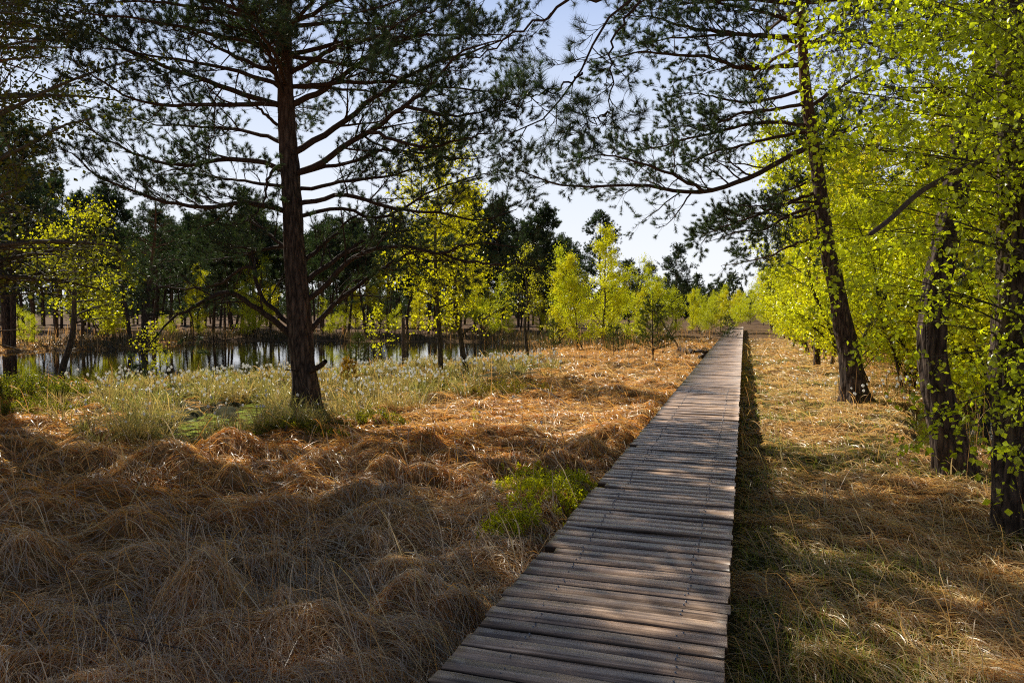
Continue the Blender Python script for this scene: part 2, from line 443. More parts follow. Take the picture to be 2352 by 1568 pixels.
def nail_mat():
    m, nt, out = newmat('nail_steel')
    bs = N(nt, 'ShaderNodeBsdfPrincipled'); bs.inputs['Metallic'].default_value = .8; bs.inputs['Roughness'].default_value = .4
    no = N(nt, 'ShaderNodeTexNoise'); no.inputs['Scale'].default_value = 40
    c = ramp(nt, [(.3, (.12, .12, .14)), (.7, (.35, .36, .4))]); nt.links.new(no.outputs[0], c.inputs[0]); nt.links.new(c.outputs[0], bs.inputs['Base Color'])
    nt.links.new(bs.outputs[0], out.inputs[0])
    return m
M_NAIL = nail_mat()

# ------------------------------------------------------------------ zones of the vegetation
GREEN_ZONE = [gp(px, py)[:2] for px, py in [(240, 985), (230, 880), (420, 858), (700, 850), (1000, 835), (1260, 815), (1260, 870), (1080, 900), (960, 935), (840, 955), (720, 985), (600, 1010), (440, 1030)]]
GREEN_ZONE = np.array(GREEN_ZONE)
def green_amt(x, y):
    s = sdpoly(x, y, GREEN_ZONE)
    return sstep(.9, -.9, s + 1.6 * (fbm(x / 1.3 + 5, y / 1.3, 2) - .5))
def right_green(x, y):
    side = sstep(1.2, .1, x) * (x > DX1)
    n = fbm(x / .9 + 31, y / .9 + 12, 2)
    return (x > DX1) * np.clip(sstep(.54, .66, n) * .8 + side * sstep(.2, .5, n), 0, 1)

# ------------------------------------------------------------------ ground and water
def build_ground():
    rings = np.concatenate([[0.0], np.geomspace(.35, 900, 560)])
    th = np.concatenate([np.linspace(-180, -52, 60)[:-1], np.linspace(-52, 52, 440), np.linspace(52, 180, 60)[1:-1]])
    th = np.radians(th); T = len(th); K = len(rings)
    A, D = np.meshgrid(th, rings[1:])
    l, d = D * np.sin(A), D * np.cos(A)
    x, y = c2w(l, d)
    z, cx, cy, v = H(x, y, True)
    V = np.concatenate([[[0, 0, Hs(0, 0)]], np.stack([x, y, z], -1).reshape(-1, 3)])
    idx = 1 + np.arange((K - 1) * T).reshape(K - 1, T); nx = np.roll(idx, -1, 1)
    q = np.stack([idx[:-1], nx[:-1], nx[1:], idx[1:]], -1).reshape(-1, 4)
    tri = np.stack([np.zeros(T, int), nx[0], idx[0]], -1)
    q = q[:, ::-1]; tri = tri[:, ::-1]
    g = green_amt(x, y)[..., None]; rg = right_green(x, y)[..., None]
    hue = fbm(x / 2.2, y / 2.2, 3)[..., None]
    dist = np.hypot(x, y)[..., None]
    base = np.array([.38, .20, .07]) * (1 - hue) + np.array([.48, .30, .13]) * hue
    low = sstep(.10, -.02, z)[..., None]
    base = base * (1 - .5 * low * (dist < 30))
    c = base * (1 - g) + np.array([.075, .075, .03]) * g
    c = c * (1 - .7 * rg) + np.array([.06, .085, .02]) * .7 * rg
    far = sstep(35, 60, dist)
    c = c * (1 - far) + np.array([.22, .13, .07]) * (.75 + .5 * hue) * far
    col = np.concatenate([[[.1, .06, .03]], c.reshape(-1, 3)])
    tag(mk('ground', V, [tri, q], M_GROUND, col=col, smooth=True), kind='structure')
build_ground()

def water(name, poly, z, mat, grow_by):
    c = poly.mean(0); n = len(poly)
    nrmls = []
    for i in range(n):
        e = poly[(i + 1) % n] - poly[i - 1]; nrmls.append([e[1], -e[0]])
    nrmls = nrm(np.array(nrmls))
    a = np.sum(poly[:, 0] * np.roll(poly[:, 1], -1) - np.roll(poly[:, 0], -1) * poly[:, 1])
    p = poly + nrmls * grow_by * np.sign(a)
    V = np.column_stack([p, np.full(n, z)])
    import bmesh
    bm = bmesh.new(); vs = [bm.verts.new(v) for v in V]; f = bm.faces.new(vs)
    bmesh.ops.triangulate(bm, faces=[f]); bmesh.ops.recalc_face_normals(bm, faces=bm.faces)
    if sum(f.normal.z for f in bm.faces) < 0: bmesh.ops.reverse_faces(bm, faces=bm.faces)
    me = bpy.data.meshes.new(name); bm.to_mesh(me); bm.free(); me.materials.append(mat)
    o = bpy.data.objects.new(name, me); COL.objects.link(o)
    return tag(o, kind='structure')
water('pond_water', POND, WZ, M_WATER, .8)
water('mossy_bog_water', MOSS, MZ, M_MOSS, .45)
water('pool_water', POOL, PZ, M_POOL, .3)
water('far_pool_water', POOL2, PZ, M_WATER, .5)

# ------------------------------------------------------------------ grass
def blades_mesh(name, P, W, col, label, cat='grass', mat=None):
    """P (N,K,3) strand polylines, W (N,) widths"""
    Nn, K = P.shape[:2]
    t = nrm(np.gradient(P, axis=1))
    v = np.array([-.55, .2, 1.]) + .45 * rng.normal(size=(Nn, 1, 3))
    s = nrm(np.cross(t, np.broadcast_to(v, t.shape)))
    tap = np.concatenate([np.linspace(1, .75, K - 1), [0.0]])
    off = s * (W[:, None] * tap[None] * .5)[..., None]
    A = P[:, :-1] - off[:, :-1]; B = P[:, :-1] + off[:, :-1]
    V = np.concatenate([np.stack([A, B], 2).reshape(Nn, -1, 3), P[:, -1:]], 1)   # 2(K-1)+1
    m = 2 * (K - 1) + 1
    b = np.arange(Nn)[:, None] * m
    qs = [b + np.array([2 * k, 2 * k + 1, 2 * k + 3, 2 * k + 2]) for k in range(K - 2)]
    tr = b + np.array([2 * (K - 2), 2 * (K - 2) + 1, 2 * (K - 1)])
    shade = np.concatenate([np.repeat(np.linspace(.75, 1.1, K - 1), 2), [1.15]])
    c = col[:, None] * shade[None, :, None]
    return mk(name, V.reshape(-1, 3), [tr, np.concatenate(qs)], mat or M_GRASS, col=c.reshape(-1, 3))

def scatter(n, d0, d1, half=50):
    d = np.exp(rng.uniform(math.log(d0), math.log(d1), n)); a = np.radians(rng.uniform(-half, half, n))
    x, y = c2w(d * np.tan(a) , d)
    return x, y, d

def off_deck(x, m=.02):
    return (x < DX0 - m) | (x > DX1 + m)

def dry_grass(n, d0, d1):
    x, y, d = scatter(n, d0, d1)
    dist = np.hypot(x, y)
    z, cx, cy, v = H(x, y, True)
    g = green_amt(x, y)
    wet = np.minimum.reduce([sdpoly(x, y, p) for p in (POND, MOSS, POOL, POOL2)])
    keep = off_deck(x, .03) & (rng.random(n) > g * .75) & (rng.random(n) > right_green(x, y) * .6) & (wet > .15)
    x, y, z, cx, cy, d, dist = (q[keep] for q in (x, y, z, cx, cy, d, dist)); n = len(x)
    right = x > DX1
    rad = np.stack([x - cx, y - cy], -1); rad = rad / (np.linalg.norm(rad, axis=1, keepdims=True) + .08)
    fl = fbm(x / 2.6 + 3, y / 2.6 + 8, 2) * 5.0 + .3
    flow = np.stack([np.cos(fl), np.sin(fl)], -1)
    lock = vnoise(x * 6, y * 6) * 6.28                                # neighbouring blades lie together in locks
    dr = rad * np.where(right, .3, .5)[:, None] + .7 * flow + .75 * np.stack([np.cos(lock), np.sin(lock)], -1) + .33 * rng.normal(size=(n, 2))
    dr = dr / (np.linalg.norm(dr, axis=1, keepdims=True) + 1e-6)
    L = rng.uniform(.15, .44, n) * np.where(right, .85, 1.0) * (1 + .25 * (dist > 14))
    K = 6
    P = np.zeros((n, K, 3)); px, py = x - dr[:, 0] * L * .25, y - dr[:, 1] * L * .25
    stray = rng.random(n) < .025
    lift = rng.gamma(2.0, .011, n) + .008 + .004 * dist * .1
    lift = np.where(stray, rng.uniform(.1, .32, n), lift)
    prof = np.array([0.0, .75, 1.05, .95, .55, .1]); prof2 = np.array([0, .35, .7, 1.0, 1.2, 1.25])
    turn = rng.normal(0, .28, n); ang = np.arctan2(dr[:, 1], dr[:, 0])
    for k in range(K):
        hz = H(px, py)
        pr = np.where(stray, prof2[k], prof[k])
        P[:, k] = np.stack([px, py, hz + lift * pr + .004], -1)
        ang = ang + turn * .5
        px = px + np.cos(ang) * L / (K - 1); py = py + np.sin(ang) * L / (K - 1)
    inside = ((P[:, :, 0] > DX0 - .01) & (P[:, :, 0] < DX1 + .01) ).any(1)
    ok = ~inside | (P[:, :, 2].max(1) < DZ - .07)
    P = P[ok]; right = right[ok]; d = d[ok]; dist = dist[ok]; x = x[ok]; y = y[ok]; n = len(P)
    W = np.clip(.0042 * (dist / 4.5) ** .9, .0028, .03) * rng.uniform(.6, 1.6, n)
    hue = np.clip(fbm(x / 1.4 + 3, y / 1.4, 3) * 1.3 - .38 + .25 * rng.normal(size=n), 0, 1)[:, None]
    orange = np.array([.98, .50, .12]); straw = np.array([.97, .72, .36]); grey = np.array([.86, .74, .56])
    c = orange * (1 - hue) + straw * hue
    near = (rng.random((n, 1)) < (.22 + .55 * (sstep(10, 5, dist) * ~right)[:, None])) * .85
    c = c * (1 - near) + grey * near
    c = np.where(right[:, None], c * .45 + straw * .55, c)
    c = np.minimum(c * (.78 + .5 * rng.random((n, 1))), .98)
    return P, W, c
P, W, c = dry_grass(270000, 1.6, 48)
tag(blades_mesh('dry_moor_grass', P, W, c, ''), 'orange brown dry moor grass lying in combed tussocks over the bog', 'grass', kind='stuff')

def depth_ok(x, y):      # the near shore only
    return w2c(x, y)[1] < 34
def upright(n, zone, hmin, hmax, lean=.35, K=5, d0=2.0, d1=45, wk=1.0, half=50):
    x, y, d = scatter(n, d0, d1, half)
    keep = off_deck(x, .04) & (rng.random(n) < zone(x, y))
    wet = np.minimum.reduce([sdpoly(x, y, p) for p in (POND, POOL, POOL2)]); wm = sdpoly(x, y, MOSS)
    keep &= (wet > -.15) & (wm > -.28 * rng.random(len(x)) ** 2)
    x, y = x[keep], y[keep]; n = len(x); dist = np.hypot(x, y)
    sp = sdpoly(x, y, POND); L = rng.uniform(hmin, hmax, n) * np.where(depth_ok(x, y), 1 - .62 * sstep(7.0, 1.0, sp), 1.0); a = rng.uniform(0, 2 * PI, n); ln = np.abs(rng.normal(0, lean, n))
    z = H(x, y)
    P = np.zeros((n, K, 3)); p = np.stack([x, y, z - .01], -1)
    dirv = np.stack([np.cos(a) * ln * .5, np.sin(a) * ln * .5, np.ones(n)], -1)
    for k in range(K):
        P[:, k] = p
        dv = nrm(dirv); p = p + dv * (L / (K - 1))[:, None]
        dirv = dv + np.stack([np.cos(a) * ln * .35, np.sin(a) * ln * .35, -.12 * ln * k], -1)
    W = np.clip(.003 * (dist / 5) ** .9, .0025, .03) * rng.uniform(.7, 1.3, n) * wk
    return P, W, x, y

# rushes and green sedge of the wet hollow: arching clumps
def clumps(nc, zone, per, r, hmin, hmax, d0, d1, half, K=6):
    x, y, d = scatter(nc, d0, d1, half)
    keep = off_deck(x, .3) & (rng.random(nc) < zone(x, y))
    keep &= (np.minimum.reduce([sdpoly(x, y, p) for p in (POND, POOL)]) > .1) & (sdpoly(x, y, MOSS) > .12)
    x, y = x[keep], y[keep]; nc = len(x)
    size = rng.uniform(.6, 1.25, nc) * (1 - .4 * sstep(6, 1, sdpoly(x, y, POND)))
    ci = np.repeat(np.arange(nc), per); n = len(ci)
    a = rng.uniform(0, 2 * PI, n); rr = r * np.sqrt(rng.random(n)) * size[ci]
    px, py = x[ci] + rr * np.cos(a), y[ci] + rr * np.sin(a)
    L = rng.uniform(hmin, hmax, n) * size[ci]; out = (.15 + .9 * rng.random(n) ** 1.3)
    a = a + rng.normal(0, .35, n)
    P = np.zeros((n, K, 3)); p = np.stack([px, py, H(px, py) - .01], -1)
    dv = np.stack([np.cos(a) * out * .6, np.sin(a) * out * .6, np.ones(n)], -1)
    for k in range(K):
        P[:, k] = p; dv = nrm(dv); p = p + dv * (L / (K - 1))[:, None]
        dv = dv + np.stack([np.cos(a) * out * .4, np.sin(a) * out * .4, -.30 * out * (k + .4)], -1)
    dist = np.hypot(px, py)
    return P, np.clip(.0032 * (dist / 5) ** .9, .0025, .03) * rng.uniform(.7, 1.3, n), ci, nc
P, W, ci, nc = clumps(2600, lambda x, y: green_amt(x, y) * .9, 62, .16, .26, .55, 9, 40, 40)
gm = rng.random(nc)[ci][:, None]; h = rng.random((len(ci), 1))
c = (np.array([.30, .38, .09]) * gm + np.array([.52, .42, .17]) * (1 - gm)) * (.5 + .8 * h) + np.array([.30, .22, .10]) * (rng.random((len(ci), 1)) < .3)
tag(blades_mesh('green_sedge', P, W, np.minimum(c, .95), ''), 'olive green sedge clumps arching in the wet hollow behind the large pine', 'sedge', kind='stuff')
# green grass beside the deck and in patches on the right
P, W, x, y = upright(120000, lambda x, y: right_green(x, y), .05, .16, .9, d0=2.0, d1=30)
c = np.array([.42, .55, .06]) * rng.uniform(.5, 1.3, (len(x), 1)) + np.array([.06, .03, 0]) * rng.random((len(x), 1))
tag(blades_mesh('green_grass', P, W, c, ''), 'short fresh green grass along the shaded right side of the boardwalk', 'grass', kind='stuff')
# tall tan stems: pond edge, behind the right hand trees, along the far path
def tallzone(x, y):
    s = sdpoly(x, y, POND)
    a = np.exp(-((s - .2) / .6) ** 2) * .22
    r = (x > 2.2) * sstep(2.2, 3.4, x) * sstep(7, 10, y) * .9 * sstep(.2, 1.6, sdpoly(x, y, POOL))
    f = (x < -1.8) * sstep(20, 26, y) * .55
    for (qx, qy, rad) in ((300, 862, .9), (320, 850, .7), (870, 836, .7), (1280, 806, 1.2), (1110, 832, .8)):
        q = gp(qx, qy); a = a + .9 * np.exp(-((x - q[0]) ** 2 + (y - q[1]) ** 2) / rad ** 2)
    return np.clip(a + r + f, 0, 1) * (.3 + .7 * sstep(.4, .6, fbm(x / 1.5 + 9, y / 1.5, 2))) + .004 + .02 * (w2c(x, y)[1] > 10)
P, W, x, y = upright(60000, tallzone, .4, 1.0, .3, d0=2.5, d1=60, wk=.9)
c = (np.array([.85, .58, .27]) * (h := rng.random((len(x), 1))) + np.array([.75, .42, .15]) * (1 - h)) * rng.uniform(.6, 1.15, (len(x), 1))
tag(blades_mesh('tall_dry_stems', P, W, c, ''), 'tall straw coloured dry grass stems at the pond edge and below the birches', 'grass', kind='stuff')

# dark heath along the far bank
def heathzone(x, y):
    s_ = sdpoly(x, y, POND); l, d = w2c(x, y)
    return (d > 38) * sstep(9, 1, s_) * (s_ > 0) * (.25 + .75 * sstep(.4, .6, fbm(x / 3 + 2, y / 3, 2)))
P, W, x, y = upright(90000, heathzone, .3, .75, .5, d0=38, d1=66, half=38)
c = (np.array([.10, .065, .035]) * (h := rng.random((len(x), 1))) + np.array([.09, .10, .03]) * (1 - h)) * rng.uniform(.5, 1.3, (len(x), 1))
tag(blades_mesh('heath', P, W, c, ''), 'dark brown heath growing along the far bank of the pond', 'heath', kind='stuff')

# cotton grass heads
def cotton():
    x, y, d = scatter(11000, 9, 38, 42)
    l, dd = w2c(x, y)
    clump = sstep(.45, .7, fbm(x / 1.1 + 50, y / 1.1 + 3, 2))
    z1 = green_amt(x, y) * (.16 + .8 * clump)
    rc = gp(2070, 930)
    z2 = np.exp(-(((x - rc[0]) / 1.1) ** 2 + ((y - rc[1]) / 2.0) ** 2)) * .5
    keep = rng.random(len(x)) < np.clip(z1 + z2, 0, 1) + .004 * (x < DX0)
    keep &= off_deck(x, .1)
    for p in (POND, POOL, MOSS): keep &= sdpoly(x, y, p) > .1
    x, y, d = x[keep], y[keep], d[keep]; n = len(x)
    z = H(x, y) + rng.uniform(.30, .56, n) * (1 - .5 * sstep(7.0, 1.0, sdpoly(x, y, POND)))
    # fluffy heads: lumpy little 2-ring bodies
    S, Rg = 6, 4
    r = rng.uniform(.018, .028, n) * np.clip(d / 14, .8, 1.5)
    a = np.arange(S) * 2 * PI / S; ph = np.linspace(0, PI, Rg)
    A, PH = np.meshgrid(a, ph)
    unit = np.stack([np.sin(PH) * np.cos(A), np.sin(PH) * np.sin(A), np.cos(PH)], -1).reshape(-1, 3)
    V = np.stack([x, y, z], -1)[:, None] + unit[None] * r[:, None, None] * np.array([1, 1, 1.15]) * rng.uniform(.75, 1.3, (n, len(unit), 1))
    idx = np.arange(Rg * S).reshape(Rg, S); nx = np.roll(idx, -1, 1)
    q = np.stack([idx[:-1], nx[:-1], nx[1:], idx[1:]], -1).reshape(-1, 4)
    q = (np.arange(n)[:, None, None] * (Rg * S) + q[None]).reshape(-1, 4)
    ac = Acc(); ac.add(V.reshape(-1, 3), q, (.97, .97, .95))
    # stalks
    g = H(x, y); st = np.zeros((n, 3, 3)); j = rng.normal(0, .04, (n, 2))
    st[:, 0] = np.stack([x + j[:, 0], y + j[:, 1], g], -1); st[:, 2] = np.stack([x, y, z], -1); st[:, 1] = (st[:, 0] + st[:, 2]) / 2 + np.array([0, 0, .03])
    v, f = tubes(st, np.full((n, 3), .0018) * np.clip(d / 8, 1, 3)[:, None], 3); ac.add(v, f, (.16, .15, .05))
    tag(ac.obj('cotton_grass', M_COTTON), 'white fluffy cotton grass heads dotted over the wet hollow', 'cotton grass', kind='stuff')
cotton()

# ------------------------------------------------------------------ boardwalk
def boardwalk():
    root = empty('boardwalk', ((DX0 + DX1) / 2, 2.0, 0), 'straight narrow boardwalk of weathered cross planks leading to the horizon', 'boardwalk')
    b = np.array(root.location)
    pitch = .128; y0, y1 = 1.9, 72.0
    ys = []; y = y0
    while y < y1:
        w = pitch * rng.uniform(.86, 1.12); ys.append((y, w)); y += w
    notch = [depth_y for depth_y in (float(gp(1284, 1258, DZ)[1]), float(gp(1392, 1114, DZ)[1]), float(gp(1462, 1026, DZ)[1]))]
    rest = Acc()
    def plank(y, w, detail):
        gap = rng.uniform(.009, .016); t = .04
        xa = DX0 + rng.normal(0, .006); xb = DX1 + rng.normal(0, .005)
        for ny in notch:
            if y <= ny < y + w: xa = DX0 + .085
        skew = .006 * rng.normal() + .0; zt = rng.normal(0, .0025); roll = rng.normal(0, .012); tilt = rng.normal(0, .0025)
        Kx = 13 if detail else 3; ch = .003
        cs = np.array([[0, -t], [0, -ch], [ch, 0], [w - gap - ch, 0], [w - gap, -ch], [w - gap, -t]])
        xs = np.linspace(xa, xb, Kx)
        V = np.zeros((Kx, 6, 3))
        s = (xs - xa) / (xb - xa)
        edge = rng.normal(0, .0011, (Kx, 6)) if detail else np.zeros((Kx, 6))
        sag = .004 * np.sin(PI * s) * rng.normal()
        for k in range(6):
            V[:, k, 0] = xs; V[:, k, 1] = y + cs[k, 0] + skew * (s - .5) + edge[:, k]
            V[:, k, 2] = DZ + zt + cs[k, 1] + roll * (cs[k, 0] - w / 2) + tilt * (s - .5) * 2 + sag + edge[:, k] * .4
        V[0, :, 0] += rng.normal(0, .003, 6); V[-1, :, 0] += rng.normal(0, .003, 6)
        idx = np.arange(Kx * 6).reshape(Kx, 6); nx = np.roll(idx, -1, 1)
        q = np.stack([idx[:-1], nx[:-1], nx[1:], idx[1:]], -1).reshape(-1, 4)
        capa = np.array([[0, 1, 2, 3], [0, 3, 4, 5]]); capb = capa[:, ::-1] + (Kx - 1) * 6
        F4 = np.concatenate([q[:, ::-1] if False else q, capa, capb])
        return V.reshape(-1, 3), F4
    nsep = 0
    for i, (y, w) in enumerate(ys):
        det = i < 100 + 8
        V, F = plank(y, w, det)
        c = np.broadcast_to(rng.random(3), (len(V), 3))
        if i >= 8 and nsep < 100:
            nsep += 1
            fm = np.zeros(len(F), int); VV = [V]; FF = [F]; n = len(V); cc = [c]; fmat = [fm]
            for nxp in (DX0 + .27, DX1 - .22):
                for k in range(2):
                    if rng.random() < .12: continue
                    px = nxp + rng.normal(0, .012); py = y + w * (.28 + .36 * k) + rng.normal(0, .006)
                    a = np.arange(6) * PI / 3
                    r = .0048
                    rim = np.column_stack([px + r * np.cos(a), py + r * np.sin(a), np.full(6, DZ + .0085)])
                    rim0 = rim.copy(); rim0[:, 2] = DZ - .01
                    vv = np.concatenate([rim, rim0, [[px, py, DZ + .0095]]])
                    j = np.arange(6); jn = (j + 1) % 6
                    sd = np.stack([j, j + 6, jn + 6, jn], -1) + n
                    top = np.array([[12, 0, 1, 2], [12, 2, 3, 4], [12, 4, 5, 0]]) + n
                    VV.append(vv); FF += [sd, top]; cc.append(np.full((13, 3), .5)); n += 13; fmat += [np.ones(6, int), np.ones(3, int)]
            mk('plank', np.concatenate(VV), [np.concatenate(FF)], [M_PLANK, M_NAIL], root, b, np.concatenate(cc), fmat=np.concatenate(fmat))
        else:
            rest.add(V, F, c)
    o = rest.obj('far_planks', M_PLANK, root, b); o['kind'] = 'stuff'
    for bx in (DX0 + .22, DX1 - .18):
        xs = [bx - .04, bx + .04]; V = []
        yy = np.linspace(y0 - .1, y1, 40)
        Vb = np.zeros((40, 4, 3))
        for k, (dx, dz) in enumerate(((-.045, -.17), (.045, -.17), (.045, -.043), (-.045, -.043))):
            Vb[:, k] = np.column_stack([np.full(40, bx + dx), yy, np.full(40, DZ + dz)])
        idx = np.arange(160).reshape(40, 4); nx = np.roll(idx, -1, 1)
        q = np.stack([idx[:-1], nx[:-1], nx[1:], idx[1:]], -1).reshape(-1, 4)
        cap = np.array([[3, 2, 1, 0], [156, 157, 158, 159]])
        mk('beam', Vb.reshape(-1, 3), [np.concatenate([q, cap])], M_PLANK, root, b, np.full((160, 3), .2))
    # short cross sleepers carrying the beams
    for k, sy in enumerate(np.arange(3.0, 24, 2.4)):
        Vp = np.array([[x_, y_, z_] for x_ in (DX0 + .05, DX1 - .05) for y_ in (sy - .06, sy + .06) for z_ in (-.1, DZ - .173)])
        Fp = np.array([[0, 1, 3, 2], [4, 6, 7, 5], [0, 4, 5, 1], [2, 3, 7, 6], [0, 2, 6, 4], [1, 5, 7, 3]])
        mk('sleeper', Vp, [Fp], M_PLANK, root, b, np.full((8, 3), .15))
boardwalk()

# ------------------------------------------------------------------ pines
def px_path(pts, d0, dd, K, p0=None):
    """branch from the outline in the photo, at the depth of its tree, receding or approaching by dd"""
    n = len(pts)
    L = np.concatenate([[0], np.cumsum([math.hypot(pts[i + 1][0] - pts[i][0], pts[i + 1][1] - pts[i][1]) for i in range(n - 1)])])
    s = L / L[-1]
    w = [at(x, y, d0 + dd * s[i] ** 1.1) for i, (x, y) in enumerate(pts)]
    if p0 is not None: w[0] = p0
    return spline(w, K)

def pine_limb(main, r0, root, base, dense=1.0, n2=13, l2=1.0, u0=.18, needle=(.075, .0068), nn=13, ntuft=7, bare=0.0, fol=(.045, .085, .045), name='branch', n3=11, gl=.46):
    """one branch part (main stem, side branches, twigs) with its needles as sub-part"""
    K = len(main); Lm = np.linalg.norm(np.diff(main, axis=0), axis=1).sum()
    R = (r0 * (np.linspace(1, .12, K) ** .9))[None]
    P = main[None] + np.concatenate([np.zeros((1, 1, 3)), rng.normal(0, .012, (1, K - 1, 3))], 1)
    ac = Acc(); v, f = tubes(P, R, 9); ac.add(v, f)
    p2, r2, i2, u2 = grow(P, R, n2, u0, 1.0, (.5, 1.15), lambda u, i: l2 * (1.15 - .75 * u) * min(1, Lm / 4) + .15, 7, up=.07, wig=.16, ratio=.5, flat=.55, rmin=.004)
    v, f = tubes(p2, r2, 5); ac.add(v, f)
    p3, r3, i3, u3 = grow(p2, r2, n3, .12, 1.0, (.4, 1.0), lambda u, i: gl * (1.05 - .6 * u) * l2, 5, up=.08, wig=.2, ratio=.55, flat=.7, rmin=.0028)
    v, f = tubes(p3, r3, 3); ac.add(v, f)
    br = ac.obj(name, M_BRANCH, root, base, smooth=True)
    keep = rng.random(len(p3)) > bare
    q3 = p3[keep]
    pos, d = tip_samples(q3, max(1, int(ntuft * dense)), .58, 1.0)
    pe, de = tip_samples(p2, 3, .8, 1.0)
    pos = np.concatenate([pos, pe]); d = np.concatenate([d, de])
    na = Acc(); na.add(*tufts(pos, d, nn, needle[0], needle[1], spread=(.35, 1.35), up=.35, base=fol))
    na.obj('needles', M_NEEDLE, br, base)
    return br

def auto_limb(p0, az, L, rise, K=14, droop=.0):
    t = np.linspace(0, 1, 6)
    w = rng.normal(0, .06, 6).cumsum() * L * .25; w[0] = 0
    pts = np.column_stack([p0[0] + np.cos(az) * L * t - np.sin(az) * w, p0[1] + np.sin(az) * L * t + np.cos(az) * w, p0[2] + L * (rise * t - droop * t * t)])
    return spline(pts, K)

def trunk_part(pts, radii, root, base, S=44, K=170, amp=.19, seed=0, flare=.5, mat=None):
    P = spline(pts, K); L = np.linspace(0, 1, len(radii))
    R = np.interp(np.linspace(0, 1, K), L, radii)
    V, F = bark_trunk(P, R, S, amp, seed, flare)
    mk('trunk', V, [F], mat or M_BARK, root, base, smooth=True)
    return P, R

